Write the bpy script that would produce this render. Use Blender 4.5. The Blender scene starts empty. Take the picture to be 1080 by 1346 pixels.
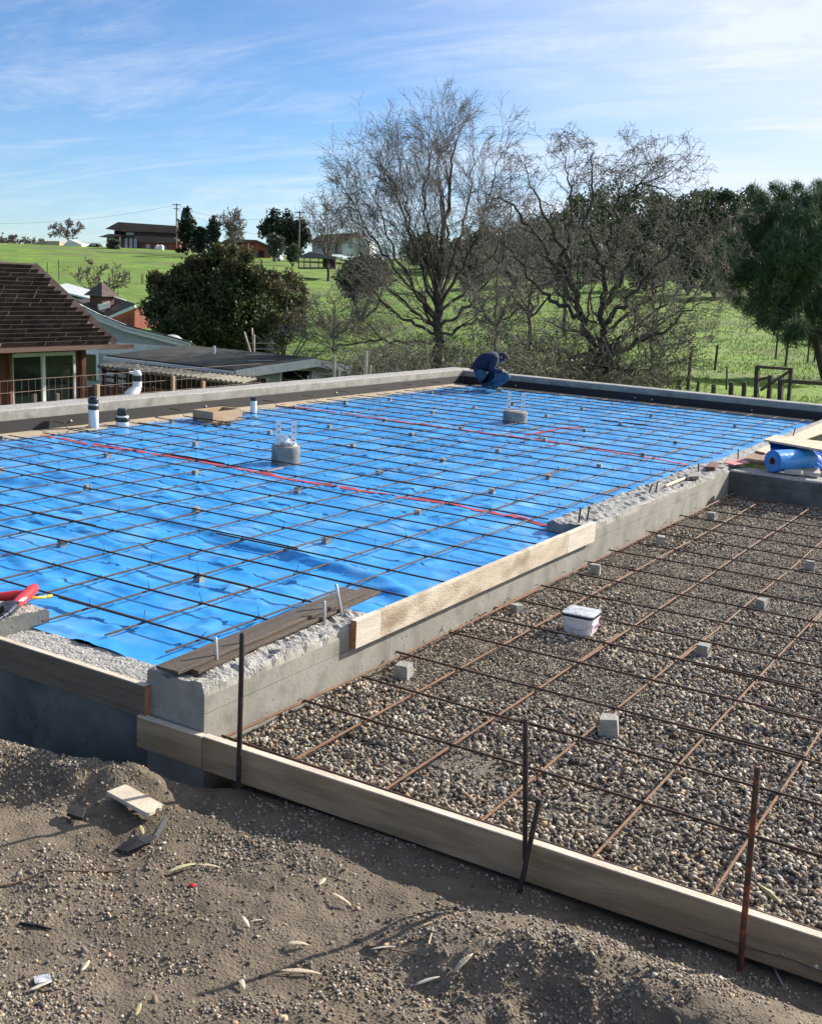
import bpy, bmesh, math, random
import numpy as np
from mathutils import Vector, Matrix

random.seed(7)
rng = np.random.default_rng(11)
scene = bpy.context.scene
col = scene.collection

# ------------------------------------------------------------------ camera
F = 1429.11                       # focal length in photograph pixels (1080 wide)
CAM = np.array([2.670, -4.074, 2.064])
YAW, PITCH, ROLL = math.radians(-31.331), math.radians(12.151), math.radians(-2.883)
_f0 = np.array([math.sin(YAW), math.cos(YAW), 0.0]); _r0 = np.array([math.cos(YAW), -math.sin(YAW), 0.0])
_up = np.array([0, 0, 1.0])
FWD = _f0 * math.cos(PITCH) - _up * math.sin(PITCH)
_d = -_up * math.cos(PITCH) - _f0 * math.sin(PITCH)
RIGHT = _r0 * math.cos(ROLL) + _d * math.sin(ROLL)
DOWN = _d * math.cos(ROLL) - _r0 * math.sin(ROLL)
cam_data = bpy.data.cameras.new('camera')
cam = bpy.data.objects.new('camera', cam_data); col.objects.link(cam)
m = Matrix.Identity(4)
for i in range(3):
    m[i][0], m[i][1], m[i][2], m[i][3] = RIGHT[i], -DOWN[i], -FWD[i], CAM[i]
cam.matrix_world = m
cam_data.sensor_fit = 'HORIZONTAL'; cam_data.sensor_width = 36.0
cam_data.lens = F / 1080.0 * 36.0
cam_data.clip_start = 0.05; cam_data.clip_end = 6000.0
scene.camera = cam

# ------------------------------------------------------------------ sky, sun, exposure
SUN_EL, SUN_AZ = math.radians(27.0), math.radians(67.0)     # azimuth from +X, where the sun stands
sun_dir = Vector((math.cos(SUN_AZ) * math.cos(SUN_EL), math.sin(SUN_AZ) * math.cos(SUN_EL), math.sin(SUN_EL)))
world = bpy.data.worlds.new('World'); scene.world = world; world.use_nodes = True
nt = world.node_tree; nt.nodes.clear()
def wn(t, **k):
    n = nt.nodes.new(t)
    for a, b in k.items(): setattr(n, a, b)
    return n
sky = wn('ShaderNodeTexSky', sky_type='NISHITA', sun_disc=False, sun_elevation=SUN_EL,
         sun_rotation=math.pi / 2 - SUN_AZ, altitude=300.0, air_density=0.9, dust_density=0.0, ozone_density=4.0)
tc = wn('ShaderNodeTexCoord'); sep = wn('ShaderNodeSeparateXYZ'); nt.links.new(tc.outputs['Generated'], sep.inputs[0])
zz = wn('ShaderNodeMath', operation='MAXIMUM'); nt.links.new(sep.outputs[2], zz.inputs[0]); zz.inputs[1].default_value = 0.0
za = wn('ShaderNodeMath', operation='ADD'); nt.links.new(zz.outputs[0], za.inputs[0]); za.inputs[1].default_value = 0.10
dx = wn('ShaderNodeMath', operation='DIVIDE'); nt.links.new(sep.outputs[0], dx.inputs[0]); nt.links.new(za.outputs[0], dx.inputs[1])
dy = wn('ShaderNodeMath', operation='DIVIDE'); nt.links.new(sep.outputs[1], dy.inputs[0]); nt.links.new(za.outputs[0], dy.inputs[1])
cmb = wn('ShaderNodeCombineXYZ'); nt.links.new(dx.outputs[0], cmb.inputs[0]); nt.links.new(dy.outputs[0], cmb.inputs[1])
def cirrus(rot, scl, loc, nscale, detail, rough, lo, hi, distort=0.0):
    mp = wn('ShaderNodeMapping'); mp.inputs['Rotation'].default_value = (0, 0, math.radians(rot))
    mp.inputs['Scale'].default_value = scl; mp.inputs['Location'].default_value = loc
    nt.links.new(cmb.outputs[0], mp.inputs[0])
    no = wn('ShaderNodeTexNoise'); no.inputs['Scale'].default_value = nscale; no.inputs['Detail'].default_value = detail
    no.inputs['Roughness'].default_value = rough; no.inputs['Distortion'].default_value = distort
    nt.links.new(mp.outputs[0], no.inputs['Vector'])
    mr = wn('ShaderNodeMapRange', interpolation_type='SMOOTHSTEP'); mr.inputs[1].default_value = lo; mr.inputs[2].default_value = hi
    nt.links.new(no.outputs[0], mr.inputs[0])
    return mr.outputs[0]
def wmath(op, a, b):
    n = wn('ShaderNodeMath', operation=op)
    for i, q in enumerate((a, b)):
        if isinstance(q, (int, float)): n.inputs[i].default_value = q
        else: nt.links.new(q, n.inputs[i])
    return n.outputs[0]
streak = cirrus(110, (0.4, 1.3, 1), (3.1, 1.7, 0), 1.3, 10, 0.68, 0.46, 0.74, 1.0)
vn = cirrus(30, (0.6, 1.0, 1), (6.4, 13.0, 0), 0.7, 6, 0.55, 0.25, 0.75, 0.5)
# a sheet of thin cloud spreading from the sunward half of the sky
dt = wn('ShaderNodeVectorMath', operation='DOT_PRODUCT'); nt.links.new(tc.outputs['Generated'], dt.inputs[0]); dt.inputs[1].default_value = (float(_r0[0]), float(_r0[1]), 0.0)
vm = wn('ShaderNodeMapRange', interpolation_type='SMOOTHSTEP'); vm.inputs[1].default_value = -0.22; vm.inputs[2].default_value = 0.42
nt.links.new(wmath('ADD', dt.outputs['Value'], wmath('MULTIPLY', wmath('SUBTRACT', vn, 0.5), 0.34)), vm.inputs[0]); veil = vm.outputs[0]
ripple = cirrus(75, (0.8, 2.2, 1), (0.4, 5.0, 0), 2.6, 6, 0.6, 0.40, 0.85, 0.8)
mod = wmath('ADD', wmath('MULTIPLY', streak, 0.55), wmath('MULTIPLY', ripple, 0.30))
cl = wmath('ADD', wmath('MULTIPLY', veil, 0.80), wmath('MULTIPLY', mod, wmath('ADD', wmath('MULTIPLY', veil, 0.20), 0.62)))
cl = wmath('MINIMUM', cl, 0.93)
mixc = wn('ShaderNodeMix', data_type='RGBA', clamp_factor=True)
tint = wn('ShaderNodeMix', data_type='RGBA', blend_type='MULTIPLY'); tint.inputs[0].default_value = 1.0
nt.links.new(sky.outputs[0], tint.inputs[6]); tint.inputs[7].default_value = (0.92, 1.05, 1.22, 1)      # cool white balance of the phone picture
nt.links.new(cl, mixc.inputs[0]); nt.links.new(tint.outputs[2], mixc.inputs[6]); mixc.inputs[7].default_value = (7.5, 8.1, 9.1, 1)
bg = wn('ShaderNodeBackground'); bg.inputs['Strength'].default_value = 0.064
nt.links.new(mixc.outputs[2], bg.inputs['Color'])
wo = wn('ShaderNodeOutputWorld'); nt.links.new(bg.outputs[0], wo.inputs[0])

sun_data = bpy.data.lights.new('sun', 'SUN'); sun_data.energy = 5.0; sun_data.angle = math.radians(0.53)
sun_data.color = (1.0, 0.93, 0.82)
sun = bpy.data.objects.new('sun', sun_data); col.objects.link(sun); sun.location = (20, 40, 30)
sun.rotation_euler = sun_dir.to_track_quat('Z', 'Y').to_euler()

vs = scene.view_settings
vs.view_transform = 'Standard'; vs.look = 'None'; vs.gamma = 1.0; vs.use_curve_mapping = False; vs.exposure = 0.92
scene.render.engine = 'CYCLES'
cy = scene.cycles
cy.use_denoising = True; cy.max_bounces = 6; cy.diffuse_bounces = 3; cy.glossy_bounces = 3
cy.transmission_bounces = 4; cy.transparent_max_bounces = 8; cy.caustics_reflective = False; cy.caustics_refractive = False
cy.use_adaptive_sampling = True; cy.adaptive_threshold = 0.02

# ------------------------------------------------------------------ geometry of sight: photograph pixel -> point of the place
def ray(px, py): return FWD + RIGHT * ((px - 540) / F) + DOWN * ((py - 673) / F)
def at(px, py, depth): return CAM + ray(px, py) * depth
def onZ(px, py, z): r = ray(px, py); return CAM + r * ((z - CAM[2]) / r[2])
def onX(px, py, x): r = ray(px, py); return CAM + r * ((x - CAM[0]) / r[0])
def onY(px, py, y): r = ray(px, py); return CAM + r * ((y - CAM[1]) / r[1])
def onP(px, py, p, n): r = ray(px, py); return CAM + r * (np.dot(np.asarray(p) - CAM, n) / np.dot(r, n))

# ------------------------------------------------------------------ noise for shapes
def vnoise(x, y, seed=0):
    x = np.asarray(x, float); y = np.asarray(y, float)
    xi = np.floor(x).astype(np.int64); yi = np.floor(y).astype(np.int64); fx = x - xi; fy = y - yi
    fx = fx * fx * (3 - 2 * fx); fy = fy * fy * (3 - 2 * fy)
    def h(a, b):
        n = (a * 374761393 + b * 668265263 + seed * 974634777) & 0xffffffff
        n = ((n ^ (n >> 13)) * 1274126177) & 0xffffffff
        return ((n ^ (n >> 16)) & 0xffff) / 65535.0
    return (h(xi, yi) * (1 - fx) + h(xi + 1, yi) * fx) * (1 - fy) + (h(xi, yi + 1) * (1 - fx) + h(xi + 1, yi + 1) * fx) * fy
def fbm(x, y, seed=0, o=4):
    s = 0; a = 0.5; t = 0
    for k in range(o):
        s = s + a * (vnoise(x, y, seed + k * 17) - 0.5); t += a; a *= 0.5; x = np.asarray(x) * 2.03; y = np.asarray(y) * 2.03
    return s / t * 2

# ------------------------------------------------------------------ materials
MATS = {}
def mat(name, c1, c2=None, scale=8.0, rough=0.8, bump=0.0, bscale=None, stretch=(1, 1, 1), metal=0.0, detail=6.0, lo=0.35, hi=0.65,
        c3=None, s3=40.0, f3=0.5, spec=0.5, alpha=1.0, trans=0.0, attr=None, attr_mix=1.0, transl=None, coat=0.0, bdist=0.02):
    if name in MATS: return MATS[name]
    M_ = bpy.data.materials.new(name); M_.use_nodes = True; t = M_.node_tree; N = t.nodes; L = t.links
    b = N['Principled BSDF']; out = N['Material Output']
    b.inputs['Roughness'].default_value = rough; b.inputs['Metallic'].default_value = metal
    b.inputs['Specular IOR Level'].default_value = spec
    if coat: b.inputs['Coat Weight'].default_value = coat; b.inputs['Coat Roughness'].default_value = 0.15
    if trans: b.inputs['Transmission Weight'].default_value = trans
    tc = N.new('ShaderNodeTexCoord'); mp = N.new('ShaderNodeMapping'); mp.inputs['Scale'].default_value = stretch
    L.new(tc.outputs['Object'], mp.inputs[0])
    colour = None
    if c2 is not None:
        no = N.new('ShaderNodeTexNoise'); no.inputs['Scale'].default_value = scale; no.inputs['Detail'].default_value = detail
        no.inputs['Roughness'].default_value = 0.6; L.new(mp.outputs[0], no.inputs['Vector'])
        rp = N.new('ShaderNodeValToRGB'); rp.color_ramp.elements[0].position = lo; rp.color_ramp.elements[1].position = hi
        rp.color_ramp.elements[0].color = (*c1, 1); rp.color_ramp.elements[1].color = (*c2, 1)
        L.new(no.outputs[0], rp.inputs[0]); colour = rp.outputs[0]
        if c3 is not None:
            n3 = N.new('ShaderNodeTexNoise'); n3.inputs['Scale'].default_value = s3; n3.inputs['Detail'].default_value = 3
            L.new(mp.outputs[0], n3.inputs['Vector'])
            mr = N.new('ShaderNodeMapRange'); mr.inputs[1].default_value = 0.5; mr.inputs[2].default_value = 0.72; mr.inputs[4].default_value = f3
            L.new(n3.outputs[0], mr.inputs[0])
            mx = N.new('ShaderNodeMix'); mx.data_type = 'RGBA'; L.new(mr.outputs[0], mx.inputs[0]); L.new(colour, mx.inputs[6]); mx.inputs[7].default_value = (*c3, 1)
            colour = mx.outputs[2]
    if attr:
        at_ = N.new('ShaderNodeAttribute'); at_.attribute_name = attr
        if colour is None: colour = at_.outputs['Color']
        else:
            mx = N.new('ShaderNodeMix'); mx.data_type = 'RGBA'; mx.blend_type = 'MULTIPLY'; mx.inputs[0].default_value = attr_mix
            L.new(colour, mx.inputs[6]); L.new(at_.outputs['Color'], mx.inputs[7]); colour = mx.outputs[2]
    if colour is None: b.inputs['Base Color'].default_value = (*c1, 1)
    else: L.new(colour, b.inputs['Base Color'])
    if bump:
        nb = N.new('ShaderNodeTexNoise'); nb.inputs['Scale'].default_value = bscale or scale * 3; nb.inputs['Detail'].default_value = 6
        L.new(mp.outputs[0], nb.inputs['Vector'])
        bp = N.new('ShaderNodeBump'); bp.inputs['Strength'].default_value = bump; bp.inputs['Distance'].default_value = bdist
        L.new(nb.outputs[0], bp.inputs['Height']); L.new(bp.outputs[0], b.inputs['Normal'])
    if transl is not None:
        tr = N.new('ShaderNodeBsdfTranslucent')
        if colour is not None: L.new(colour, tr.inputs[0])
        else: tr.inputs[0].default_value = (*c1, 1)
        ms = N.new('ShaderNodeMixShader'); ms.inputs[0].default_value = transl
        L.new(b.outputs[0], ms.inputs[1]); L.new(tr.outputs[0], ms.inputs[2]); L.new(ms.outputs[0], out.inputs[0])
    MATS[name] = M_
    return M_

# ------------------------------------------------------------------ objects
LABELS = {}
def wloc(o):
    v = Vector((0, 0, 0))
    while o is not None: v = v + o.location; o = o.parent
    return np.array(v)
def tag(o, label=None, cat=None, group=None, kind=None):
    if label: o['label'] = label
    if cat: o['category'] = cat
    if group: o['group'] = group
    if kind: o['kind'] = kind
    return o
def thing(name, label, cat, loc, group=None):
    o = bpy.data.objects.new(name, None); col.objects.link(o); o.location = tuple(float(q) for q in loc)
    o.empty_display_size = 0.2
    return tag(o, label, cat, group)
def add(name, mesh, parent=None, loc=(0, 0, 0), rot=None):
    o = bpy.data.objects.new(name, mesh); col.objects.link(o); o.location = tuple(float(q) for q in loc)
    if parent is not None: o.parent = parent
    if rot is not None: o.rotation_euler = rot
    return o
def frame(d, hint=(0, 0, 1)):
    d = np.asarray(d, float); d = d / (np.linalg.norm(d) + 1e-12)
    h = np.asarray(hint, float)
    if abs(np.dot(d, h)) > 0.97: h = np.array([1.0, 0, 0]) if abs(d[0]) < 0.9 else np.array([0, 1.0, 0])
    a = np.cross(h, d); a /= np.linalg.norm(a)
    return a, np.cross(d, a), d
class MB:
    def __init__(s): s.v = []; s.f = []; s.mi = []; s.n = 0; s.sm = []
    def put(s, V, Fc, mi=0, smooth=False):
        V = np.asarray(V, float).reshape(-1, 3); o = s.n; s.v.append(V); s.n += len(V)
        for q in Fc: s.f.append([i + o for i in q]); s.mi.append(mi); s.sm.append(smooth)
    def box(s, lo, hi, mi=0, j=0.0):
        x0, y0, z0 = lo; x1, y1, z1 = hi
        V = np.array([(x0, y0, z0), (x1, y0, z0), (x1, y1, z0), (x0, y1, z0), (x0, y0, z1), (x1, y0, z1), (x1, y1, z1), (x0, y1, z1)], float)
        if j: V = V + rng.normal(0, j, V.shape)
        s.put(V, [(0, 3, 2, 1), (4, 5, 6, 7), (0, 1, 5, 4), (1, 2, 6, 5), (2, 3, 7, 6), (3, 0, 4, 7)], mi)
    def obox(s, c, u, v, w, mi=0, j=0.0):
        """box with centre c and half vectors u, v, w"""
        c, u, v, w = (np.asarray(q, float) for q in (c, u, v, w))
        V = np.array([c + a * u + b * v + d * w for d in (-1, 1) for a, b in ((-1, -1), (1, -1), (1, 1), (-1, 1))])
        if j: V = V + rng.normal(0, j, V.shape)
        s.put(V, [(0, 3, 2, 1), (4, 5, 6, 7), (0, 1, 5, 4), (1, 2, 6, 5), (2, 3, 7, 6), (3, 0, 4, 7)], mi)
    def bar(s, a, b, w, h, hint=(0, 0, 1), mi=0, j=0.0):
        a = np.asarray(a, float); b = np.asarray(b, float); p, q, d = frame(b - a, hint)
        s.obox((a + b) / 2, p * w / 2, q * h / 2, (b - a) / 2, mi, j)
    def tube(s, pts, r, n=6, caps=True, mi=0, smooth=True):
        pts = np.asarray(pts, float); k = len(pts); r = np.broadcast_to(np.asarray(r, float), (k,))
        tg = np.gradient(pts, axis=0) if k > 2 else np.array([pts[-1] - pts[0]] * k)
        a, b, _ = frame(tg[0]); V = []; an = np.arange(n) * 2 * math.pi / n
        for i in range(k):
            d = tg[i] / (np.linalg.norm(tg[i]) + 1e-12)
            a = a - d * np.dot(a, d); a /= (np.linalg.norm(a) + 1e-12); b = np.cross(d, a)
            V.append(pts[i] + r[i] * (np.cos(an)[:, None] * a + np.sin(an)[:, None] * b))
        Fc = [(i * n + j, i * n + (j + 1) % n, (i + 1) * n + (j + 1) % n, (i + 1) * n + j) for i in range(k - 1) for j in range(n)]
        s.put(np.concatenate(V), Fc, mi, smooth)
        if caps:
            s.put(V[0], [tuple(range(n))[::-1]], mi); s.put(V[-1], [tuple(range(n))], mi)
    def lathe(s, c, prof, n=20, axis=(0, 0, 1), mi=0, smooth=True):
        """prof: (radius, height) along axis from c"""
        a, b, d = frame(axis, (0.3, 0.9, 0.1)); c = np.asarray(c, float); an = np.arange(n) * 2 * math.pi / n
        ring = np.cos(an)[:, None] * a + np.sin(an)[:, None] * b
        V = np.concatenate([c + d * h + ring * r for r, h in prof])
        Fc = [(i * n + j, i * n + (j + 1) % n, (i + 1) * n + (j + 1) % n, (i + 1) * n + j) for i in range(len(prof) - 1) for j in range(n)]
        s.put(V, Fc, mi, smooth)
        s.put(V[:n], [tuple(range(n))[::-1]], mi); s.put(V[-n:], [tuple(range(n))], mi)
    def slab(s, poly, thick, mi=0):
        """polygon (list of points) given thickness vector"""
        P = np.asarray(poly, float); t = np.asarray(thick, float); n = len(P)
        s.put(np.concatenate([P, P + t]), [tuple(range(n))[::-1], tuple(range(n, 2 * n))] + [(i, (i + 1) % n, n + (i + 1) % n, n + i) for i in range(n)], mi)
    def grid(s, X, Y, Z_, mi=0, smooth=True):
        ny, nx = X.shape; V = np.stack([X, Y, Z_], -1).reshape(-1, 3)
        i = (np.arange(ny - 1)[:, None] * nx + np.arange(nx - 1)).ravel()
        s.put(V, np.stack([i, i + 1, i + nx + 1, i + nx], 1).tolist(), mi, smooth)
    def mesh(s, name, origin):
        me = bpy.data.meshes.new(name); V = np.concatenate(s.v) - np.asarray(origin, float)
        me.from_pydata(V.tolist(), [], s.f); 
        me.polygons.foreach_set('material_index', s.mi); me.polygons.foreach_set('use_smooth', s.sm); me.update()
        return me
    def build(s, name, mats, parent=None, origin=None, bevel=0.0):
        base = wloc(parent) if parent is not None else np.zeros(3)
        V = np.concatenate(s.v)
        if origin is None:
            origin = np.array([(V[:, 0].min() + V[:, 0].max()) / 2, (V[:, 1].min() + V[:, 1].max()) / 2, V[:, 2].min()])
        me = s.mesh(name, origin)
        for q in (mats if isinstance(mats, (list, tuple)) else [mats]): me.materials.append(q)
        o = add(name, me, parent, np.asarray(origin) - base)
        if bevel:
            b = o.modifiers.new('bevel', 'BEVEL'); b.width = bevel; b.segments = 2; b.limit_method = 'ANGLE'
        return o
def copy_tree(o, parent=None):
    c = o.copy(); col.objects.link(c); c.parent = parent
    for ch in o.children: copy_tree(ch, c)
    return c
def fast_mesh(name, V, Fc, mat_, colors=None, smooth=False, origin=(0, 0, 0)):
    """mesh from arrays: V (n,3), Fc (m,k) with one k"""
    V = np.asarray(V, np.float32) - np.asarray(origin, np.float32); Fc = np.asarray(Fc, np.int32); k = Fc.shape[1]
    me = bpy.data.meshes.new(name); me.vertices.add(len(V)); me.vertices.foreach_set('co', V.ravel())
    me.loops.add(Fc.size); me.loops.foreach_set('vertex_index', Fc.ravel())
    me.polygons.add(len(Fc)); me.polygons.foreach_set('loop_start', np.arange(0, Fc.size, k, dtype=np.int32))
    if smooth: me.polygons.foreach_set('use_smooth', np.ones(len(Fc), bool))
    if colors is not None:
        ca = me.color_attributes.new('tint', 'FLOAT_COLOR', 'POINT'); ca.data.foreach_set('color', np.asarray(colors, np.float32).ravel())
    me.update(calc_edges=True); me.materials.append(mat_)
    return me

# ================================================================== materials used
M_conc = mat('concrete', (0.225, 0.215, 0.185), (0.315, 0.30, 0.262), 4, 0.9, 0.12, 45, c3=(0.155, 0.148, 0.128), s3=6, f3=0.75)
M_conc_rough = mat('rough_concrete', (0.25, 0.24, 0.225), (0.44, 0.425, 0.40), 30, 0.95, 1.0, 70, c3=(0.44, 0.425, 0.40), s3=120, f3=0.6)
M_conc_dark = mat('shade_darkened_concrete', (0.085, 0.092, 0.09), (0.15, 0.152, 0.142), 3, 0.8, 0.15, 50, c3=(0.055, 0.06, 0.06), s3=5, f3=0.8)  # base colour darkened to carry the shade of the front and far walls
M_black = mat('membrane_and_shade_black', (0.008, 0.008, 0.010), (0.018, 0.017, 0.018), 20, 0.7)
M_blue = mat('blue_plastic', (0.026, 0.262, 0.66), (0.045, 0.332, 0.75), 1.6, 0.27, 0.5, 7, c3=(0.22, 0.42, 0.62), s3=2.6, f3=0.5, spec=0.75, bdist=0.014)
M_tape = mat('red_tape', (0.40, 0.035, 0.05), (0.50, 0.09, 0.11), 6, 0.45)
M_bar = mat('rebar_steel', (0.045, 0.028, 0.022), (0.10, 0.05, 0.03), 30, 0.62, 0.4, 300, metal=0.35)
M_rust = mat('rusty_rebar', (0.115, 0.052, 0.024), (0.215, 0.105, 0.048), 25, 0.7, 0.4, 300, metal=0.1)
M_wire = mat('tie_wire', (0.03, 0.025, 0.022), rough=0.6)
M_dirt = mat('dirt', (0.098, 0.075, 0.051), (0.190, 0.152, 0.110), 1.9, 0.95, 1.0, 95, c3=(0.075, 0.058, 0.040), s3=9, f3=0.7, bdist=0.012)
M_bed = mat('gravel_bed_soil', (0.075, 0.062, 0.048), (0.17, 0.145, 0.115), 9, 0.95, 0.8, 80)
M_peb = mat('pebbles', (0.8, 0.8, 0.8), (1.0, 1.0, 1.0), 60, 0.82, attr='tint', spec=0.3)
M_grass_far = mat('pasture_grass', (0.075, 0.150, 0.007), (0.160, 0.265, 0.016), 0.30, 0.95, 0.9, 4.0, c3=(0.115, 0.105, 0.05), s3=0.11, f3=0.85, bdist=0.14, detail=12)
M_wood = mat('pale_form_lumber', (0.50, 0.385, 0.255), (0.66, 0.54, 0.39), 3.0, 0.8, 0.25, 30, stretch=(14, 1, 14), c3=(0.36, 0.24, 0.14), s3=3, f3=0.5)
M_woodx = mat('form_lumber', (0.27, 0.178, 0.098), (0.41, 0.29, 0.175), 2.0, 0.85, 0.35, 30, stretch=(1.2, 9, 9), c3=(0.13, 0.085, 0.052), s3=1.6, f3=0.7)
M_woodtop = mat('sunlit_edge_wood', (0.54, 0.46, 0.36), (0.66, 0.59, 0.49), 5, 0.85, 0.3, 40, stretch=(1, 8, 8), c3=(0.42, 0.34, 0.26), s3=3, f3=0.5)  # paler than the board faces: sunlight on the top put into the colour
M_woodw = mat('weathered_lumber', (0.10, 0.08, 0.06), (0.19, 0.15, 0.11), 3, 0.85, 0.4, 20, stretch=(1, 14, 14), c3=(0.06, 0.047, 0.035), s3=3, f3=0.6)
M_woodd = mat('dark_wet_plank', (0.05, 0.034, 0.023), (0.105, 0.075, 0.052), 3, 0.65, 0.4, 30, stretch=(14, 1, 14))
M_steel = mat('galvanised_steel', (0.40, 0.41, 0.42), (0.58, 0.59, 0.60), 15, 0.45, metal=0.7)
M_white = mat('white_plastic', (0.70, 0.70, 0.69), (0.80, 0.80, 0.78), 10, 0.4)

# creases and dust on the plastic, pits in the concrete
_t = M_blue.node_tree; _b = _t.nodes['Principled BSDF']
for _n in _t.nodes:
    if _n.type == 'BUMP': _hn = _n.inputs['Height'].links[0].from_node; _bump = _n
_hn.noise_type = 'RIDGED_MULTIFRACTAL'; _hn.inputs['Scale'].default_value = 1.7; _hn.inputs['Detail'].default_value = 4.0; _hn.inputs['Roughness'].default_value = 0.55
_hn.inputs['Distortion'].default_value = 0.6; _bump.inputs['Strength'].default_value = 0.55; _bump.inputs['Distance'].default_value = 0.012
_d1 = _t.nodes.new('ShaderNodeTexNoise'); _d1.inputs['Scale'].default_value = 1.3; _d1.inputs['Detail'].default_value = 8.0; _d1.inputs['Roughness'].default_value = 0.7
_t.links.new(_hn.inputs['Vector'].links[0].from_socket, _d1.inputs['Vector'])
_m1 = _t.nodes.new('ShaderNodeMapRange'); _m1.inputs[1].default_value = 0.35; _m1.inputs[2].default_value = 0.68; _m1.inputs[3].default_value = 0.16; _m1.inputs[4].default_value = 0.5
_t.links.new(_d1.outputs[0], _m1.inputs[0]); _t.links.new(_m1.outputs[0], _b.inputs['Roughness'])
def add_pits(M_, scale, size, amount, dark):
    t = M_.node_tree; bs = t.nodes['Principled BSDF']; src = bs.inputs['Base Color'].links[0].from_socket
    tc_ = t.nodes.new('ShaderNodeTexCoord'); vo = t.nodes.new('ShaderNodeTexVoronoi'); vo.inputs['Scale'].default_value = scale; t.links.new(tc_.outputs['Object'], vo.inputs['Vector'])
    no = t.nodes.new('ShaderNodeTexNoise'); no.inputs['Scale'].default_value = scale * .3; t.links.new(tc_.outputs['Object'], no.inputs['Vector'])
    ml = t.nodes.new('ShaderNodeMapRange'); ml.inputs[1].default_value = 0.4; ml.inputs[2].default_value = 0.7; ml.inputs[4].default_value = size; t.links.new(no.outputs[0], ml.inputs[0])
    lt = t.nodes.new('ShaderNodeMath'); lt.operation = 'LESS_THAN'; t.links.new(vo.outputs['Distance'], lt.inputs[0]); t.links.new(ml.outputs[0], lt.inputs[1])
    mu = t.nodes.new('ShaderNodeMath'); mu.operation = 'MULTIPLY'; mu.inputs[1].default_value = amount; t.links.new(lt.outputs[0], mu.inputs[0])
    mx = t.nodes.new('ShaderNodeMix'); mx.data_type = 'RGBA'; t.links.new(mu.outputs[0], mx.inputs[0]); t.links.new(src, mx.inputs[6]); mx.inputs[7].default_value = (*dark, 1); t.links.new(mx.outputs[2], bs.inputs['Base Color'])
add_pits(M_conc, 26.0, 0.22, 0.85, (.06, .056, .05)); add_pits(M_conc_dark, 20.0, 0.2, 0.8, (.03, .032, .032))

# ================================================================== terrain
T_D = np.array([-60, 10, 16, 22, 30, 50, 80, 120, 180, 235, 320, 600, 1500.0])
T_C = np.array([-900, 0, 300, 450, 600, 800, 1000, 1900.0])
T_Z = np.array([
    [-.9, -.9, -1.4, -2.2, -2.7, -2.6, -2.2, -.6, 2.6, 4.6, 4.2, -6, -30],
    [-.9, -.9, -1.4, -2.2, -2.7, -2.6, -2.2, -.6, 2.6, 4.6, 4.2, -6, -30],
    [-.8, -.8, -1.1, -1.6, -2.0, -2.2, -1.9, -.4, 2.8, 5.0, 4.6, -4, -25],
    [-.8, -.8, -.9, -1.1, -1.3, -1.6, -1.5, -.3, 2.6, 5.2, 5.6, 3, -10],
    [-.8, -.8, -.8, -.8, -.85, -.9, -.7, .6, 3.4, 6.5, 10, 12, 0],
    [-.8, -.8, -.75, -.7, -.65, -.7, -.4, 1.4, 6.0, 11, 16, 20, 10],
    [-.8, -.8, -.8, -.8, -.8, -.7, -.3, 1.6, 7.0, 13, 18, 22, 15],
    [-.8, -.8, -.8, -.8, -.8, -.7, -.3, 1.6, 7.0, 13, 18, 22, 15]])
def terrain_z(x, y):
    x = np.asarray(x, float); y = np.asarray(y, float)
    t = (x - CAM[0]) * _f0[0] + (y - CAM[1]) * _f0[1]; l = (x - CAM[0]) * _r0[0] + (y - CAM[1]) * _r0[1]
    px = np.clip(540 + F * l / np.maximum(t, 8), T_C[0], T_C[-1]); tt = np.clip(t, T_D[0], T_D[-1])
    j = np.clip(np.searchsorted(T_D, tt) - 1, 0, len(T_D) - 2); u = (tt - T_D[j]) / (T_D[j + 1] - T_D[j])
    i = np.clip(np.searchsorted(T_C, px) - 1, 0, len(T_C) - 2); w = (px - T_C[i]) / (T_C[i + 1] - T_C[i]); w = w * w * (3 - 2 * w)
    z = (T_Z[i, j] * (1 - u) + T_Z[i, j + 1] * u) * (1 - w) + (T_Z[i + 1, j] * (1 - u) + T_Z[i + 1, j + 1] * u) * w
    k = np.clip((t - 20) / 100, 0, 1)
    return z + fbm(x / 9, y / 9, 5) * 0.16 * np.clip((t - 14) / 20, 0, 1) + fbm(x / 45, y / 45, 9) * 1.0 * k
def ground_at(px, depth):
    """point on the terrain seen at photograph column px, at the given distance"""
    p = at(px, 400, depth); return np.array([p[0], p[1], float(terrain_z(p[0], p[1]))])
tt = np.concatenate([np.linspace(-60, 10, 8), np.geomspace(12, 1500, 150)])
ss = np.concatenate([np.linspace(-3, -0.62, 14)[:-1], np.linspace(-0.62, 0.62, 150), np.linspace(0.62, 3, 14)[1:]])
TT, SS = np.meshgrid(tt, ss, indexing='ij'); LL = SS * np.maximum(TT, 30)
GX = CAM[0] + _f0[0] * TT + _r0[0] * LL; GY = CAM[1] + _f0[1] * TT + _r0[1] * LL
b = MB(); b.grid(GX, GY, terrain_z(GX, GY))
tag(b.build('hillside', M_grass_far, origin=(0, 0, 0)), kind='structure')

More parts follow.
